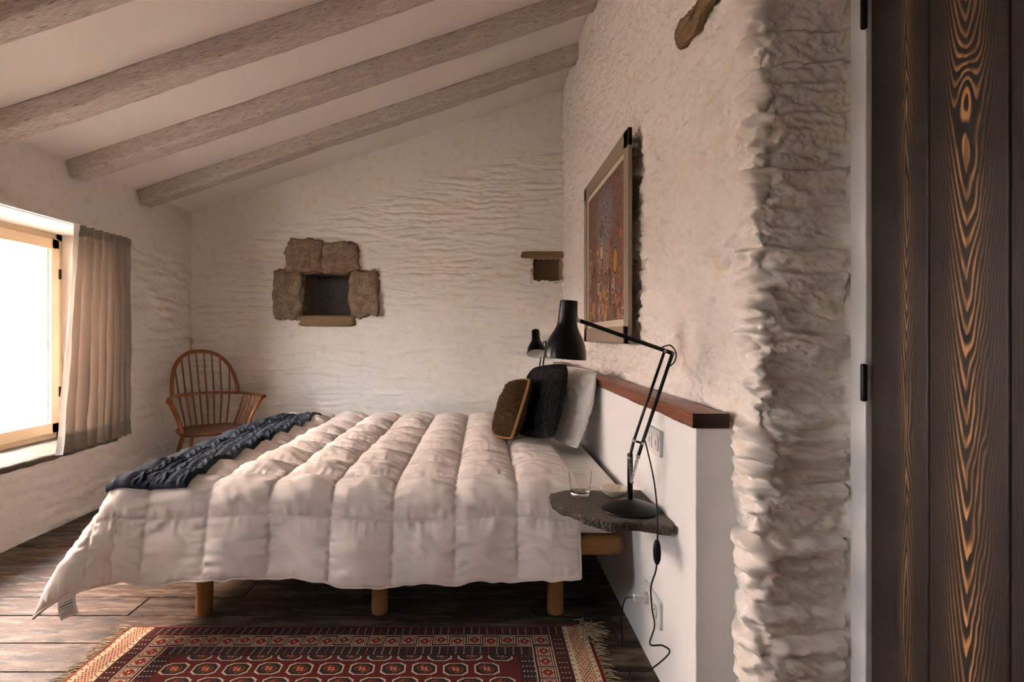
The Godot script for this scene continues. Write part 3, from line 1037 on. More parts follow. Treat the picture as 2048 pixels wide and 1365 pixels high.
# ---------------------------------------------------------------- lamps and shelf things
func slate_shelf(pos: Vector3, label: String, mirror: bool) -> void:
	var t := thing("slate_shelf", label, "shelf", pos, "slate bedside shelves")
	var outline := [[0.3135, 2.196], [0.620, 2.205], [0.622, 1.81], [0.60, 1.775], [0.57, 1.79], [0.507, 1.822], [0.46, 1.818], [0.411, 1.808], [0.354, 1.863], [0.319, 1.937], [0.266, 1.997], [0.2516, 2.06], [0.256, 2.15]]
	var c := Vector2(0.47, 2.0)
	var n := 312
	var pts := PackedVector3Array()
	var rows := [[0.0, 0.0], [0.0, 0.5], [0.0, 0.85], [-0.001, 0.965], [-0.005, 0.992], [-0.009, 0.985], [-0.013, 1.0], [-0.018, 0.975], [-0.022, 0.985], [-0.026, 0.955], [-0.031, 0.95], [-0.036, 0.90], [-0.037, 0.5], [-0.037, 0.0]]
	for i in n + 1:
		var f := fposmod(float(i) / n * outline.size(), outline.size())
		var a: Array = outline[int(f) % outline.size()]
		var b: Array = outline[(int(f) + 1) % outline.size()]
		var p := Vector2(a[0], a[1]).lerp(Vector2(b[0], b[1]), f - int(f)) - c
		for r in rows:
			var k: float = r[1]
			var free := 0.0 if p.x > 0.14 else 1.0
			var q := p * k
			var e := smoothstep(0.8, 1.0, k) * free
			var y: float = r[0]
			q += p.normalized() * e * (0.009 * n2(i * 0.23, y * 220.0) + 0.006 * n2(i * 0.85, y * 420.0))
			y += 0.002 * n2(q.x * 18.0, q.y * 18.0) * (0.3 if y > -0.002 else 1.0)
			pts.append(Vector3(q.x, y, (q.y if mirror else -q.y)))
	part(t, "slab", grid(pts, n, rows.size() - 1, mirror, true), M.slate)


func desk_lamp(pos: Vector3, label: String, pts: Dictionary, cord: Array) -> Node3D:
	# pos: middle of the foot on the shelf; all joints given relative to it
	var t := thing("desk_lamp", label, "lamp", pos, "black anglepoise bedside lamps")
	part(t, "base", lathe([Vector2(0, 0), Vector2(0.098, 0), Vector2(0.1005, 0.003), Vector2(0.100, 0.007), Vector2(0.094, 0.011), Vector2(0.078, 0.018), Vector2(0.055, 0.026), Vector2(0.030, 0.033), Vector2(0.011, 0.037), Vector2(0, 0.038)], 64), M.black)
	part(t, "post", lathe([Vector2(0, 0.03), Vector2(0.0095, 0.03), Vector2(0.0095, 0.19), Vector2(0.0085, 0.195), Vector2(0, 0.195)], 20), M.black)
	var s0: Vector3 = pts.spring
	var la: Vector3 = pts.left_low
	var ra: Vector3 = pts.right_low
	for e in [la, ra]:
		var line := []
		var n := 90
		var dir: Vector3 = e - s0
		var side := dir.cross(Vector3(0, 0, 1)).normalized()
		for i in n + 1:
			var a := i * 1.25
			line.append(s0 + dir * i / n + side * cos(a) * 0.0052 + Vector3(0, 0, 1) * sin(a) * 0.0052)
		var sp := part(t, "spring", tube(line, 0.0014, 5), M.steel)
		sp.set_meta("label", "bright steel spring")
	var lm: Vector3 = pts.left_mid
	var rm: Vector3 = pts.right_mid
	var lt: Vector3 = pts.left_top
	var rt: Vector3 = pts.right_top
	part(t, "lower_arm", tube([la, lm, lt], 0.0052, 10), M.black_steel)
	part(t, "lower_arm", tube([ra, rm, rt], 0.0062, 10), M.black_steel)
	part(t, "cross_link", tube([lm, rm], 0.004, 8), M.black_steel)
	part(t, "cross_link", tube([lt, rt], 0.0055, 8), M.black_steel)
	for q in [s0, la, ra, lm, rm, lt, rt]:
		part(t, "pivot_bolt", lathe([Vector2(0, -0.009), Vector2(0.0055, -0.009), Vector2(0.0055, 0.009), Vector2(0, 0.009)], 12), M.steel, q).rotation.x = PI / 2
	var tip: Vector3 = pts.tip
	var bar := []
	for i in 3:
		bar.append(rt.lerp(tip, i / 2.0))
	part(t, "upper_arm", tube(bar, 0.0072, 12), M.black_steel)
	# shade: turned profile with a thin wall, white inside
	var prof := [[0.0, 0.0295], [0.004, 0.0303], [0.036, 0.0318], [0.075, 0.0333], [0.092, 0.0375], [0.110, 0.0465], [0.128, 0.0565], [0.147, 0.0645], [0.166, 0.0700], [0.185, 0.0728], [0.199, 0.0733]]
	var outer := [Vector2(0, 0)]
	var inner := []
	for p in prof:
		outer.append(Vector2(p[1], -p[0]))
		inner.append(Vector2(p[1] - 0.002, -p[0] - 0.0008))
	inner.insert(0, Vector2(0, -0.012))
	var sh := part(t, "shade", lathe(outer, 64), M.black)
	sh.transform = Transform3D(pts.shade_basis, pts.shade_top)
	part(sh, "shade_lining", lathe(inner, 48), M.enamel)
	part(sh, "rim", tube(range(49).map(func(i): return Vector3(cos(TAU * i / 48.0) * 0.0728, -0.199, sin(TAU * i / 48.0) * 0.0728)), 0.0014, 6), M.black)
	part(sh, "bulb", lathe([Vector2(0, -0.165), Vector2(0.012, -0.163), Vector2(0.022, -0.15), Vector2(0.025, -0.135), Vector2(0.02, -0.115), Vector2(0.013, -0.1), Vector2(0.013, -0.06), Vector2(0, -0.06)], 24), M.enamel)
	var kb: Vector3 = pts.knob
	var kd := (tip - kb).normalized()
	part(t, "shade_knob", join([tube([kb - kd * 0.003, kb + kd * 0.004], 0.0185, 24), tube([kb + kd * 0.004, tip], [0.011, 0.006], 12)]), M.steel)
	if cord.size():
		part(t, "cord", tube(curve(cord[0], 10), 0.0026, 8), M.cable)
		part(t, "cord_loop", tube(curve(cord[1], 8), 0.0024, 8), M.cable)
		var s: Vector3 = cord[2]
		var sw := part(t, "cord_switch", lathe([Vector2(0, -0.037), Vector2(0.006, -0.037), Vector2(0.011, -0.022), Vector2(0.0125, 0.0), Vector2(0.011, 0.022), Vector2(0.006, 0.037), Vector2(0, 0.037)], 20), M.cable, s)
		sw.set_meta("label", "black inline rocker switch")
	return t


func build_lamps() -> void:
	slate_shelf(Vector3(0.47, 0.6, -2.0), "rough dark slate shelf holding a glass, a dish and a lamp", false)
	slate_shelf(Vector3(0.47, 0.6, -4.51), "rough dark slate shelf behind the cushions at the far bedside", true)
	# near lamp: its arms lie in a plane facing the room
	var px := func(x: float, y: float, d: float) -> Vector3: return Vector3((x - 965.0) / FOCAL * d, EYE - (y - 672.0) / FOCAL * d, -d)
	var foot := Vector3(0.508, 0.6, -1.945)
	var P := func(x: float, y: float) -> Vector3: return px.call(x, y, 1.945) - foot
	var tilt := Basis(Vector3(0, 0, 1), -0.075)
	var pts := {
		"spring": P.call(1261, 962) + Vector3(0, 0, 0.014), "left_low": P.call(1257, 915) + Vector3(0, 0, 0.014), "right_low": P.call(1274, 912) + Vector3(0, 0, 0.014),
		"left_mid": P.call(1266, 881) + Vector3(0, 0, 0.010), "right_mid": P.call(1283, 886) + Vector3(0, 0, 0.010), "left_top": P.call(1329, 703), "right_top": P.call(1345, 707),
		"tip": P.call(1160, 642), "knob": P.call(1151, 640), "shade_top": P.call(1138, 602), "shade_basis": tilt}
	var cord := [
		[P.call(1284, 872) + Vector3(0, 0, 0.02), px.call(1292, 890, 1.91) - foot, px.call(1306, 951, 1.84) - foot, px.call(1313, 1004, 1.79) - foot, px.call(1315, 1060, 1.765) - foot, px.call(1314, 1105, 1.765) - foot, px.call(1312, 1140, 1.77) - foot, px.call(1302, 1175, 1.79) - foot, px.call(1304, 1217, 1.81) - foot,
			px.call(1309, 1253, 1.82) - foot, px.call(1300, 1289, 1.84) - foot, px.call(1325, 1292, 1.83) - foot, Vector3(0.604, 0.17, -1.83) - foot, Vector3(0.56, 0.06, -1.92) - foot, Vector3(0.525, 0.005, -2.01) - foot, Vector3(0.515, 0.005, -1.93) - foot, Vector3(0.53, 0.005, -1.75) - foot],
		[P.call(1322, 696), P.call(1340, 691), P.call(1352, 706), P.call(1349, 724), P.call(1339, 733)],
		px.call(1314, 1105, 1.765) - foot]
	desk_lamp(foot, "black anglepoise lamp on the slate shelf with glass and dish", pts, cord)
	# far lamp: turned towards the room, its shade tipped so that the white lining shows
	foot = Vector3(0.50, 0.6, -4.47)
	var Q := func(x: float, y: float, dz: float) -> Vector3: return px.call(x, y, 4.47 - dz) - foot
	pts = {
		"spring": Vector3(0, 0.094, 0.014), "left_low": Vector3(-0.012, 0.176, 0.02), "right_low": Vector3(0.014, 0.176, 0.0),
		"left_mid": Q.call(1071.5, 774, 0.02), "right_mid": Q.call(1081, 772, -0.01), "left_top": Q.call(1088, 684, -0.10), "right_top": Q.call(1092, 683, -0.13),
		"tip": Q.call(1084, 689, 0.10), "knob": Q.call(1080.5, 689, 0.115), "shade_top": Q.call(1071, 662, 0.06), "shade_basis": Basis(Vector3.RIGHT, -0.50)}
	desk_lamp(foot, "black anglepoise lamp with white lining behind the charcoal cushion", pts, [])


func build_shelf_things() -> void:
	var t := thing("drinking_glass", "clear ribbed water tumbler on the slate shelf", "glass", Vector3(0.367, 0.6005, -2.125))
	part(t, "tumbler", lathe([Vector2(0, 0), Vector2(0.0325, 0), Vector2(0.034, 0.0015), Vector2(0.0365, 0.018), Vector2(0.0395, 0.045), Vector2(0.0412, 0.048), Vector2(0.0403, 0.051), Vector2(0.0416, 0.054), Vector2(0.0408, 0.057), Vector2(0.0436, 0.0905), Vector2(0.0431, 0.0912), Vector2(0.0424, 0.0905), Vector2(0.0388, 0.052), Vector2(0.0345, 0.019), Vector2(0.031, 0.0125), Vector2(0.02, 0.011), Vector2(0, 0.0105)], 64), M.glass)
	t = thing("small_dish", "small cream ribbed porcelain dish beside the lamp foot", "dish", Vector3(0.492, 0.6005, -2.115))
	var seg := 96
	var pts := PackedVector3Array()
	var prof := [[0.0, 0.001, 0], [0.020, 0.0, 0], [0.022, 0.0015, 0], [0.030, 0.006, 0], [0.045, 0.017, 0], [0.0525, 0.028, 0], [0.0535, 0.030, 0], [0.0525, 0.0305, 0], [0.050, 0.028, 1], [0.042, 0.019, 1], [0.028, 0.0085, 1], [0.018, 0.0055, 1], [0.0, 0.005, 0]]
	for i in seg + 1:
		var a := TAU * i / seg
		for p in prof:
			var r: float = p[0]
			pts.append(Vector3(cos(a) * r, p[1] + (0.0007 * (1.0 if i % 3 == 0 else 0.0)) * p[2], -sin(a) * r))
	part(t, "bowl", grid(pts, seg, prof.size() - 1, false, true), M.china)


func plate(called: String, label: String, pos: Vector3, turn: float, sockets: bool, wd: float, ht: float) -> Node3D:
	# faces +z before turning
	var t := thing(called, label, "socket" if sockets else "switch", pos)
	t.rotation.y = turn
	part(t, "cover_plate", rbox(Vector3(wd, ht, 0.012), 0.003), M.plastic, Vector3(0, 0, 0.006))
	for s in [-1.0, 1.0]:
		if sockets:
			part(t, "socket", lathe([Vector2(0, 0), Vector2(0.0185, 0), Vector2(0.0195, 0.006), Vector2(0.0215, 0.006), Vector2(0.0225, 0.0), Vector2(0, -0.002)], 28), M.plastic, Vector3(s * wd * 0.25, 0, 0.012)).rotation.x = PI / 2
			part(t, "socket_hole", join([[lathe([Vector2(0, 0), Vector2(0.003, 0), Vector2(0.003, 0.002), Vector2(0, 0.002)], 10), at(-0.0095, 0, 0)], [lathe([Vector2(0, 0), Vector2(0.003, 0), Vector2(0.003, 0.002), Vector2(0, 0.002)], 10), at(0.0095, 0, 0)]]), M.plastic_dark, Vector3(s * wd * 0.25, 0, 0.012)).rotation.x = PI / 2
		else:
			part(t, "rocker", rbox(Vector3(wd * 0.36, ht * 0.58, 0.006), 0.002), M.plastic, Vector3(s * wd * 0.23, 0, 0.013))
			part(t, "rocker_mark", rbox(Vector3(0.004, 0.02, 0.002), 0.0006), M.plastic_dark, Vector3(s * wd * 0.23 + 0.008, 0, 0.016))
	return t


func build_electrics() -> void:
	plate("light_switch", "white double switch plate on the half-height wall above the slate shelf", Vector3(HEAD_X, 0.829, -2.0), -PI / 2, false, 0.155, 0.09)
	plate("wall_socket", "white double socket low on the half-height wall, one plug in it", Vector3(HEAD_X, 0.24, -2.02), -PI / 2, true, 0.19, 0.095)
	plate("wall_socket_001", "white double socket low on the window wall behind the chair", Vector3(WALL_L + 0.008, 0.245, -4.77), PI / 2, true, 0.16, 0.085)
	var t := thing("charger_cable", "white plug with thin black cable trailing onto the floorboards", "cable", Vector3(HEAD_X - 0.012, 0.24, -2.067))
	part(t, "plug", rbox(Vector3(0.05, 0.024, 0.024), 0.006), M.plastic, Vector3(-0.028, 0, 0))
	var o := t.position
	var pts := [Vector3(-0.05, 0, 0), Vector3(-0.075, -0.012, -0.02), Vector3(-0.085, -0.09, -0.04), Vector3(-0.08, -0.19, -0.05), Vector3(-0.078, -0.235, -0.10), Vector3(-0.075, -0.235, -0.22), Vector3(-0.12, -0.235, -0.33), Vector3(-0.24, -0.235, -0.33), Vector3(-0.38, -0.235, -0.36), Vector3(-0.36, -0.235, -0.45), Vector3(-0.22, -0.235, -0.48), Vector3(-0.10, -0.235, -0.40), Vector3(-0.05, -0.235, -0.25), Vector3(-0.045, -0.235, -0.12)]
	part(t, "cable", tube(curve(pts, 10), 0.0025, 8), M.cable)


# ---------------------------------------------------------------- picture, curtain, chair, rug
func painting() -> ImageTexture:
	var w := 420
	var h := 480
	var im := Image.create(w, h, false, Image.FORMAT_RGB8)
	var pal := [Color(0.24, 0.19, 0.165), Color(0.34, 0.24, 0.19), Color(0.50, 0.28, 0.19), Color(0.42, 0.395, 0.38), Color(0.46, 0.35, 0.30), Color(0.30, 0.285, 0.28)]
	for y in h:
		for x in w:
			var a := nz(1, x * 2, y) * 0.6 + nz(2, x * 2 + 80, y) * 0.4
			var k := clampf((a - 0.25) * 2.0, 0.0, 0.999) * 5.0
			var c: Color = pal[int(k)].lerp(pal[int(k) + 1], smoothstep(0.3, 0.7, k - int(k)))
			var u := float(x) / w
			var v := float(y) / h
			var blue := smoothstep(0.34, 0.1, Vector2((u - 0.5) * 1.0, (v - 0.26) * 0.85).length()) * smoothstep(0.3, 0.55, nz(1, x + 50, y * 2))
			c = c.lerp(Color(0.50, 0.58, 0.60), blue * 0.8)
			c = c.lerp(Color(0.62, 0.58, 0.50), smoothstep(0.64, 0.8, nz(2, x * 3, y + 200)) * 0.55 * smoothstep(0.1, 0.6, v))
			c = c.lerp(Color(0.60, 0.26, 0.12), smoothstep(0.62, 0.76, nz(1, x * 3 + 200, y)) * 0.6)
			im.set_pixel(x, y, c)
	rng.seed = 77
	var stamp := func(x: float, y: float, r: int, c: Color):
		im.fill_rect(Rect2i(int(x) - r / 2, int(y) - r / 2, r, r), c)
	for k in 74:
		var cx := rng.randf_range(12, w - 12)
		var cy := h * (0.30 + 0.68 * sqrt(rng.randf()))
		var rx := rng.randf_range(6, 17)
		var ry := rx * rng.randf_range(1.1, 2.4)
		var col: Color = [Color(0.78, 0.75, 0.68), Color(0.80, 0.46, 0.18), Color(0.10, 0.085, 0.08), Color(0.70, 0.66, 0.58), Color(0.66, 0.20, 0.12), Color(0.78, 0.66, 0.30)][rng.randi_range(0, 5)]
		for i in 80:
			var a := TAU * i / 80
			stamp.call(cx + cos(a) * rx, cy + sin(a) * ry, 3, col)
			if k % 3 == 0:
				stamp.call(cx + cos(a) * rx * 0.5, cy + sin(a) * ry * 0.4, 2, Color(0.09, 0.08, 0.075))
		if k % 4 == 1:
			for i in 30:
				stamp.call(cx + 4.0 * sin(i * 0.5), cy - 20 + i * 1.6, 3, col)
		if k % 5 == 0:
			for i in 12:
				for j in 12:
					if Vector2(i - 6, j - 6).length() < 5.5:
						stamp.call(cx + i - 6, cy + (j - 6) * 1.4, 2, col)
	# the larger marks: a round head, a pale egg, a yellow figure
	for e in [[0.42, 0.33, 24, 22, Color(0.12, 0.11, 0.10), Color(0.40, 0.40, 0.38)], [0.42, 0.49, 19, 28, Color(0.20, 0.18, 0.14), Color(0.74, 0.69, 0.52)], [0.78, 0.60, 22, 44, Color(0.20, 0.15, 0.08), Color(0.70, 0.53, 0.16)], [0.90, 0.44, 11, 20, Color(0.2, 0.1, 0.06), Color(0.74, 0.36, 0.14)]]:
		for i in range(-50, 51):
			for j in range(-50, 51):
				var q := Vector2(float(i) / e[2], float(j) / e[3]).length()
				if q < 1.0:
					stamp.call(w * e[0] + i, h * e[1] + j, 1, e[4] if q > 0.86 or (e[0] < 0.5 and e[1] < 0.4 and absi(j % 10) < 2 and absi(i) < 17) else e[5])
	return ImageTexture.create_from_image(im)


func build_picture() -> void:
	var t := thing("framed_painting", "dark abstract painting in a wide taupe frame on the white stone wall", "painting", Vector3(0.672, 1.664, -3.175))
	# faces -x; u runs from the far edge to the near edge
	var L := 1.13
	var H := 1.005
	var b := 0.085
	part(t, "frame", join([
		span(Vector3(0, -H / 2, -L / 2), Vector3(0.02, -H / 2 + b, L / 2), 0.003), span(Vector3(0, H / 2 - b, -L / 2), Vector3(0.02, H / 2, L / 2), 0.003),
		span(Vector3(0, -H / 2, -L / 2), Vector3(0.02, H / 2, -L / 2 + b), 0.003), span(Vector3(0, -H / 2, L / 2 - b), Vector3(0.02, H / 2, L / 2), 0.003)]), M.frame)
	var m := 0.026
	part(t, "mount", join([
		span(Vector3(0.007, -H / 2 + b, -L / 2 + b), Vector3(0.014, -H / 2 + b + 0.034, L / 2 - b), 0.001), span(Vector3(0.007, H / 2 - b - m, -L / 2 + b), Vector3(0.014, H / 2 - b, L / 2 - b), 0.001),
		span(Vector3(0.007, -H / 2 + b, -L / 2 + b), Vector3(0.014, H / 2 - b, -L / 2 + b + m), 0.001), span(Vector3(0.007, -H / 2 + b, L / 2 - b - 0.008), Vector3(0.014, H / 2 - b, L / 2 - b), 0.001)]), M.mount)
	var z0 := -L / 2 + b + m
	var z1 := L / 2 - b - 0.008
	var y0 := -H / 2 + b + 0.034
	var y1 := H / 2 - b - m
	var pts := PackedVector3Array([Vector3(0.011, y0, z0), Vector3(0.011, y1, z0), Vector3(0.011, y0, z1), Vector3(0.011, y1, z1)])
	var uvs := PackedVector2Array([Vector2(0, 1), Vector2(0, 0), Vector2(1, 1), Vector2(1, 0)])
	var pm := mat(Color.WHITE, 0.55, 0.4)
	pm.albedo_texture = painting()
	var c := part(t, "canvas", grid(pts, 1, 1, true, false, uvs), pm)
	c.set_meta("label", "crowded abstract canvas of browns, rust, grey-blue and cream marks")
	part(t, "backing", join([span(Vector3(0.0145, -H / 2 + 0.03, -L / 2 + 0.03), Vector3(0.022, H / 2 - 0.03, L / 2 - 0.03), 0.002), span(Vector3(0.02, 0.3, -0.1), Vector3(0.05, 0.34, 0.1), 0.002), span(Vector3(0.02, -0.42, -0.3), Vector3(0.05, -0.38, -0.26), 0.002), span(Vector3(0.02, -0.42, 0.26), Vector3(0.05, -0.38, 0.3), 0.002)]), M.suede)


func build_curtain() -> void:
	var rail := thing("curtain_rail", "slim white curtain track along the top of the window opening", "rail", Vector3(WALL_L + 0.03, 1.925, -3.3))
	part(rail, "track", join([span(Vector3(-0.012, -0.008, -0.93), Vector3(0.012, 0.008, 0.9), 0.003)]), M.paint)
	var t := thing("curtain", "short pleated grey linen curtain drawn aside at the window", "curtain", Vector3(WALL_L + 0.05, 1.2, -3.85))
	var o := t.position
	var shape := func(s: float, y: float) -> Vector3:
		# s across the cloth from the open edge to the wall; y metres above the floor
		var k := clampf((1.915 - y) / 1.44, 0.0, 1.0)
		var top := lerpf(3.60, 4.16, s)
		var low := lerpf(3.40, 4.15, pow(s, 0.9))
		var d := lerpf(top, low, pow(k, 1.15))
		var ph := s * TAU * 8.0 + 0.9 * sin(s * 9.0) + 0.25 * n2(s * 4.0, y * 1.3)
		var amp := lerpf(0.028, 0.044, k) * (0.75 + 0.35 * n2(s * 5.0, 4.0))
		var x := WALL_L + 0.055 + amp * sin(ph) + 0.006 * n2(s * 12.0, y * 3.0)
		d += 0.012 * cos(ph) * (0.4 + k)
		if y > 1.845:
			x += 0.010 * sin(ph * 2.0) * smoothstep(1.845, 1.875, y)
		var gather := exp(-pow((y - 1.845) / 0.012, 2.0))
		x = lerpf(x, WALL_L + 0.055 + 0.6 * amp * sin(ph), gather * 0.6)
		x += 0.020 * k * (1.0 - s)
		return Vector3(x, y, -d) - o
	var make := func(y0: float, y1: float, nv: int, off: float) -> ArrayMesh:
		var nu := 200
		var pts := PackedVector3Array()
		for i in nu + 1:
			for j in nv + 1:
				var s := float(i) / nu
				pts.append(shape.call(s, lerpf(y0, y1, float(j) / nv) - 0.02 * s * 0.0) + Vector3(off, 0, 0))
		return grid(pts, nu, nv, false)
	part(t, "cloth", make.call(0.475, 1.915, 130, 0.0), M.linen)
	var hem := part(t, "hem", make.call(0.475, 0.585, 10, 0.002), M.linen_hem)
	hem.set_meta("label", "doubled hem along the bottom")
	part(t, "header_tape", make.call(1.845, 1.913, 10, -0.003), M.linen_hem)


func build_chair() -> void:
	var t := thing("windsor_chair", "orange-brown wooden spindle-back armchair in the corner by the curtain", "chair", Vector3(-2.185, 0, -4.56))
	t.rotation.y = deg_to_rad(40)
	# z forward, x to the sitter's right-hand side of the picture
	var n := 48
	var rows := [[0.0, 0.0], [0.7, 0.0], [0.94, 0.002], [1.0, 0.012], [1.0, 0.026], [0.97, 0.034], [0.8, 0.030], [0.4, 0.027], [0.0, 0.026]]
	var pts := PackedVector3Array()
	for i in n + 1:
		var a := TAU * i / n
		var q := Vector2(cos(a), sin(a))
		q *= pow(pow(absf(q.x), 3.2) + pow(absf(q.y), 3.2), -1.0 / 3.2)
		q = Vector2(q.x * (0.255 + 0.02 * q.y), q.y * 0.225)
		for r in rows:
			pts.append(Vector3(q.x * r[0], 0.425 + r[1], q.y * r[0]))
	part(t, "seat", grid(pts, n, rows.size() - 1, true, true), M.elm_seat)
	# arm bow, flat in plan, wide and flaring
	var arm := curve([Vector3(-0.342, 0.705, 0.205), Vector3(-0.327, 0.708, 0.10), Vector3(-0.300, 0.710, -0.03), Vector3(-0.245, 0.713, -0.155), Vector3(-0.14, 0.715, -0.235), Vector3(0, 0.716, -0.262), Vector3(0.14, 0.715, -0.235), Vector3(0.245, 0.713, -0.155), Vector3(0.300, 0.710, -0.03), Vector3(0.327, 0.708, 0.10), Vector3(0.342, 0.705, 0.205)], 8)
	var rad := []
	for i in arm.size():
		var e := minf(i, arm.size() - 1 - i) / 10.0
		rad.append(lerpf(0.024, 0.0165, clampf(e, 0, 1)))
	part(t, "arm_bow", tube(arm, rad, 12, 0.7), M.elm)
	# back hoop
	var hoop := []
	for i in 41:
		var a := PI * i / 40.0
		var q := Vector2(-cos(a), sin(a))
		var k := pow(pow(absf(q.x), 2.5) + pow(absf(q.y), 2.5), -1.0 / 2.5)
		q *= k
		var y := 0.70 + q.y * 0.365
		hoop.append(Vector3(q.x * 0.252, y, -0.165 - 0.10 * (1.0 - q.x * q.x) * (1.0 - q.y * 0.2) - (y - 0.70) * 0.36))
	part(t, "back_hoop", tube(hoop, 0.0155, 12, 0.85), M.elm)
	var hoop_at := func(x: float) -> Vector3:
		var best: Vector3 = hoop[0]
		for k in range(1, hoop.size()):
			var a: Vector3 = hoop[k - 1]
			var b: Vector3 = hoop[k]
			if a.x <= x and b.x >= x:
				best = a.lerp(b, (x - a.x) / maxf(b.x - a.x, 1e-5))
		return best
	var arm_at := func(x: float) -> Vector3:
		var best: Vector3 = arm[0]
		for k in range(1, arm.size()):
			if arm[k - 1].x <= x and arm[k].x >= x:
				best = arm[k - 1].lerp(arm[k], (x - arm[k - 1].x) / maxf(arm[k].x - arm[k - 1].x, 1e-5))
		return best
	for k in 8:
		var f := (k - 3.5) / 3.5
		var top: Vector3 = hoop_at.call(f * 0.212)
		var mid: Vector3 = arm_at.call(f * 0.195)
		var foot := Vector3(f * 0.155, 0.452, -0.185 + 0.03 * f * f)
		part(t, "spindle", tube([foot, foot.lerp(mid, 0.5), mid, mid.lerp(top, 0.5), top], [0.0062, 0.0078, 0.0078, 0.0068, 0.0052], 8), M.elm)
	for s in [-1.0, 1.0]:
		for k in 4:
			var z := -0.10 + 0.062 * k
			var top := Vector3(s * (0.275 + 0.011 * k), 0.708, -0.085 + 0.062 * k)
			part(t, "arm_spindle", tube([Vector3(s * (0.205 + 0.008 * k), 0.452, z - 0.02), top.lerp(Vector3(s * 0.21, 0.45, z), 0.5), top], [0.006, 0.0078, 0.0055], 8), M.elm)
		part(t, "arm_support", tube(curve([Vector3(s * 0.245, 0.45, 0.145), Vector3(s * 0.262, 0.53, 0.135), Vector3(s * 0.300, 0.62, 0.15), Vector3(s * 0.336, 0.70, 0.19)], 8), 0.0155, 10), M.elm)
		for z in [-1.0, 1.0]:
			part(t, "leg", tube([Vector3(s * 0.265, 0.0, z * 0.225), Vector3(s * 0.235, 0.14, z * 0.195), Vector3(s * 0.205, 0.28, z * 0.165), Vector3(s * 0.175, 0.43, z * 0.135)], [0.012, 0.019, 0.0175, 0.014], 12), M.elm)
		part(t, "stretcher", tube([Vector3(s * 0.237, 0.16, -0.19), Vector3(s * 0.240, 0.16, 0.0), Vector3(s * 0.237, 0.16, 0.19)], [0.008, 0.013, 0.008], 10), M.elm)
	part(t, "cross_stretcher", tube([Vector3(-0.237, 0.16, 0), Vector3(0, 0.16, 0), Vector3(0.237, 0.16, 0)], [0.008, 0.012, 0.008], 10), M.elm)


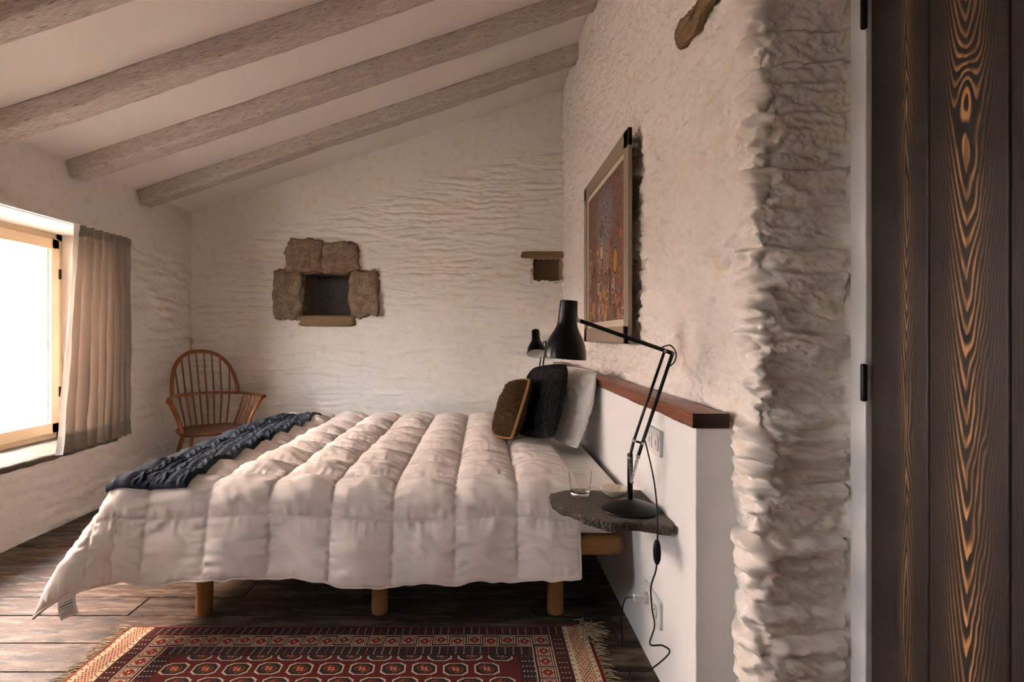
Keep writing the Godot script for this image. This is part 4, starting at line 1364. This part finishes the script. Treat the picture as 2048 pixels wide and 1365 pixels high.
func rug_texture(L: float, D: float) -> ImageTexture:
	var s := 720.0
	var w := int(L * s)
	var h := int(D * s)
	var im := Image.create(w, h, false, Image.FORMAT_RGB8)
	var red := Color(0.50, 0.085, 0.065)
	var dark := Color(0.25, 0.045, 0.05)
	var wine := Color(0.33, 0.055, 0.055)
	var navy := Color(0.10, 0.085, 0.11)
	var cream := Color(0.78, 0.70, 0.57)
	var rust := Color(0.66, 0.30, 0.13)
	im.fill(red)
	var R := func(x0: float, y0: float, x1: float, y1: float, c: Color): im.fill_rect(Rect2i(int(x0), int(y0), maxi(1, int(x1 - x0)), maxi(1, int(y1 - y0))), c)
	var e := 14.0
	var ea := 66.0               # lattice end panels
	# ground of the dotted bands
	R.call(e, e, w - e, h - e, dark)
	# end panels: cream with diagonal rows of red and orange lozenges
	for side in 2:
		var x0 := e if side == 0 else w - e - ea
		R.call(x0, e, x0 + ea, h - e, cream)
		var y := e
		while y < h - e - 6:
			var row := int((y - e) / 7)
			for c in 5:
				var x := x0 + 14 + c * 8 + (4 if row % 2 else 0)
				R.call(x, y, x + 5, y + 5, [red, rust, wine, red, rust][(c + row / 3) % 5])
			R.call(x0 + 2, y, x0 + 7, y + 4, navy if row % 3 == 0 else cream)
			R.call(x0 + ea - 8, y, x0 + ea - 3, y + 4, navy if row % 3 == 1 else cream)
			y += 7
	# nested borders
	var star := Image.create(42, 42, false, Image.FORMAT_RGB8)
	star.fill(cream)
	star.fill_rect(Rect2i(3, 3, 36, 36), dark)
	star.fill_rect(Rect2i(6, 6, 30, 30), cream)
	for q in [[17, 7, 8, 28], [7, 17, 28, 8], [10, 10, 8, 8], [24, 10, 8, 8], [10, 24, 8, 8], [24, 24, 8, 8]]:
		star.fill_rect(Rect2i(q[0], q[1], q[2], q[3]), red)
	star.fill_rect(Rect2i(18, 18, 6, 6), cream)
	star.fill_rect(Rect2i(17, 3, 8, 3), Color(0.2, 0.28, 0.33))
	var xl := e + ea
	var dots := func(x0: float, y0: float, x1: float, y1: float, along_x: bool):
		var a := x0 if along_x else y0
		var n := 0
		while a < (x1 if along_x else y1) - 4:
			var b := (y0 if along_x else x0) + 5
			while b < (y1 if along_x else x1) - 4:
				var x := a if along_x else b
				var y := b if along_x else a
				R.call(x, y, x + 4, y + 4, cream if n % 5 else rust)
				b += 9.0
			a += 22.0
			n += 1
	var b1 := 46.0
	var b2 := 58.0
	var b3 := 46.0
	dots.call(xl + 4, e + 2, w - xl - 4, e + b1, true)
	dots.call(xl + 4, h - e - b1, w - xl - 4, h - e - 2, true)
	dots.call(xl + 2, e + b1, xl + 36, h - e - b1, false)
	dots.call(w - xl - 36, e + b1, w - xl - 2, h - e - b1, false)
	var sx0 := xl + 38
	var sy0 := e + b1
	R.call(sx0, sy0, w - sx0, h - sy0, cream)
	R.call(sx0 + 3, sy0 + 3, w - sx0 - 3, h - sy0 - 3, dark)
	var x := sx0 + 6
	var k := 0
	while x < w - sx0 - 44:
		im.blit_rect(star, Rect2i(0, 0, 42, 42), Vector2i(int(x), int(sy0 + (5 if k % 2 else 11))))
		im.blit_rect(star, Rect2i(0, 0, 42, 42), Vector2i(int(x), int(h - sy0 - b2 + (5 if k % 2 else 11))))
		x += 46
		k += 1
	var y := sy0 + 60
	while y < h - sy0 - 90:
		im.blit_rect(star, Rect2i(0, 0, 42, 42), Vector2i(int(sx0 + 6), int(y)))
		im.blit_rect(star, Rect2i(0, 0, 42, 42), Vector2i(int(w - sx0 - 48), int(y)))
		y += 48
	var fx := sx0 + 54
	var fy := sy0 + b2
	R.call(fx, fy - 3, w - fx, h - fy + 3, cream)
	R.call(fx + 3, fy, w - fx - 3, h - fy, navy.lerp(dark, 0.5))
	dots.call(fx + 4, fy + 1, w - fx - 4, fy + b3, true)
	dots.call(fx + 4, h - fy - b3, w - fx - 4, h - fy - 1, true)
	dots.call(fx + 3, fy + b3, fx + 40, h - fy - b3, false)
	dots.call(w - fx - 40, fy + b3, w - fx - 3, h - fy - b3, false)
	# field of guls
	var gx := fx + 42
	var gy := fy + b3
	R.call(gx, gy, w - gx, h - gy, wine)
	var gul := Image.create(66, 54, false, Image.FORMAT_RGB8)
	for j in 54:
		for i in 66:
			var a := absf(i - 32.5) / 32.5
			var b := absf(j - 26.5) / 26.5
			a = floorf(a * 8.0) / 8.0
			b = floorf(b * 8.0) / 8.0
			var m := maxf(maxf(a, b), (a + b) * 0.70)
			var c := wine
			if m < 0.98 and m > 0.80:
				c = cream if m > 0.87 else navy
			elif m <= 0.80:
				c = navy
				if m < 0.58:
					c = Color(0.42, 0.17, 0.07) if (i > 32) == (j > 26) else Color(0.16, 0.10, 0.09)
				if m > 0.40 and m < 0.52 and (i / 4 + j / 4) % 3 == 0:
					c = rust
				if m < 0.24:
					c = cream if m > 0.14 else rust
			gul.set_pixel(i, j, c)
	var row := 0
	y = gy - 30
	while y < h - gy:
		x = gx + (4 if row % 2 else 42)
		while x < w - gx - 68:
			var top := int(maxf(0, gy - y))
			var keep := mini(54 - top, int(h - gy - y))
			if keep > 0:
				im.blit_rect(gul, Rect2i(0, top, 66, keep), Vector2i(int(x), int(y) + top))
			x += 80
		y += 62
		row += 1
	return ImageTexture.create_from_image(im)


func build_rug() -> void:
	var L := 1.876
	var D := 1.25
	var t := thing("rug", "red patterned tribal rug with cream star border and fringed ends", "rug", Vector3(-0.508, 0.001, -2.322 + D / 2))
	var nu := 150
	var nv := 100
	var pts := PackedVector3Array()
	var uvs := PackedVector2Array()
	for i in nu + 1:
		for j in nv + 1:
			var a := -1.0 + 2.0 * i / nu
			var b := -1.0 + 2.0 * j / nv
			var edge := minf((1.0 - absf(a)) * L / 2, (1.0 - absf(b)) * D / 2)
			var y := 0.011 * sqrt(clampf(edge / 0.012, 0.0, 1.0)) + 0.0012 * (n2(a * 4.0, b * 4.0) + 1.0)
			pts.append(Vector3(a * L / 2 + 0.004 * n2(b * 3.0, a), y, b * D / 2 + 0.004 * n2(a * 3.0, b + 9.0)))
			uvs.append(Vector2(a * 0.5 + 0.5, b * 0.5 + 0.5))
	var m := mat(Color.WHITE, 0.97, 0.15)
	m.albedo_texture = rug_texture(L, D)
	m.rim_enabled = true
	m.rim = 0.2
	var pile_bump := picture(256, 256, func(x: int, y: int): return Color.WHITE * (0.5 * nz(3, x * 2, y * 2) + 0.5 * nz(3, x * 4 + 30, y * 4)))
	m.detail_enabled = false
	part(t, "pile", grid(pts, nu, nv, true, false, uvs), m)
	rng.seed = 31
	for side in [-1.0, 1.0]:
		var strands := []
		for k in 150:
			var z := -D / 2 + D * (k + rng.randf()) / 150.0
			var p := Vector3(side * (L / 2 - 0.004), 0.006, z)
			var ln := rng.randf_range(0.03, 0.06)
			var dz := rng.randf_range(-0.02, 0.02)
			strands.append(tube([p, p + Vector3(side * ln * 0.5, -0.001 + rng.randf() * 0.006, dz * 0.7), p + Vector3(side * ln, -0.004, dz)], [0.002, 0.0019, 0.0012], 5))
		var f := part(t, "fringe", join(strands), M.fringe)
		f.set_meta("kind", "stuff")
	# the tangled tassel at the far corner beside the half-height wall
	var tangle := []
	for k in 46:
		var p := Vector3(L / 2 - 0.01 - rng.randf() * 0.04, 0.012, -D / 2 + 0.02 + rng.randf() * 0.09)
		var a := rng.randf_range(-1.5, 1.7)
		var ln := rng.randf_range(0.05, 0.10)
		var q := p + Vector3(cos(a) * ln * 0.5, rng.randf_range(0.006, 0.03), -sin(a) * ln * 0.45)
		tangle.append(tube(curve([p, q, p + Vector3(cos(a + 0.4) * ln, rng.randf_range(0.002, 0.012), -sin(a + 0.4) * ln * 0.9)], 4), 0.0017, 5))
	var tg := part(t, "fringe", join(tangle), M.fringe)
	tg.set_meta("kind", "stuff")


# ---------------------------------------------------------------- the whole
func _ready() -> void:
	var cam := Camera3D.new()
	cam.name = "camera"
	var near := 0.05
	cam.set_frustum(near * 1365.0 / FOCAL, Vector2(59.0, -10.5) / FOCAL * near, near, 120.0)
	cam.position = Vector3(0, EYE, 0)
	add_child(cam)
	cam.current = true

	var env := Environment.new()
	env.background_mode = Environment.BG_SKY
	var sky := ProceduralSkyMaterial.new()
	sky.sky_top_color = Color(0.84, 0.87, 0.92)
	sky.sky_horizon_color = Color(0.96, 0.95, 0.94)
	sky.ground_bottom_color = Color(0.45, 0.42, 0.38)
	sky.ground_horizon_color = Color(0.60, 0.57, 0.53)
	sky.sun_angle_max = 1.0
	sky.energy_multiplier = 11.0
	env.sky = Sky.new()
	env.sky.sky_material = sky
	env.tonemap_mode = Environment.TONE_MAPPER_LINEAR
	env.tonemap_exposure = 5.9
	env.sdfgi_enabled = true
	env.ssao_enabled = true
	env.ssil_enabled = true
	var we := WorldEnvironment.new()
	we.name = "environment"
	we.environment = env
	add_child(we)

	# the sun stands over the roof and lights the pink wall outside the window
	var sun := DirectionalLight3D.new()
	sun.name = "sun"
	sun.light_color = Color(1.0, 0.975, 0.945)
	sun.light_energy = 20.0
	sun.light_angular_distance = 0.6
	sun.shadow_enabled = true
	sun.sky_mode = DirectionalLight3D.SKY_MODE_LIGHT_ONLY
	add_child(sun)
	sun.look_at_from_position(Vector3.ZERO, Vector3(-0.80, -0.42, -0.40))

	make_materials()
	print("materials ", Time.get_ticks_msec())
	build_floor()
	build_ceiling()
	build_far_wall()
	build_right_wall()
	build_left_wall()
	print("walls ", Time.get_ticks_msec())
	window_unit("window_1", "cream wooden window with a pink sunlit wall behind the glass", -1.85, -4.05, 0.47, 1.92, 2)
	window_unit("window_2", "cream wooden window opposite the plank door", -0.45, -1.05, 0.85, 1.92, 1)
	build_outside()
	build_door()
	build_headboard()
	build_niche_stones()
	build_bed()
	build_throw()
	build_cushions()
	print("bed ", Time.get_ticks_msec())
	build_lamps()
	build_shelf_things()
	build_electrics()
	build_picture()
	build_curtain()
	build_chair()
	build_rug()
	print("done ", Time.get_ticks_msec())
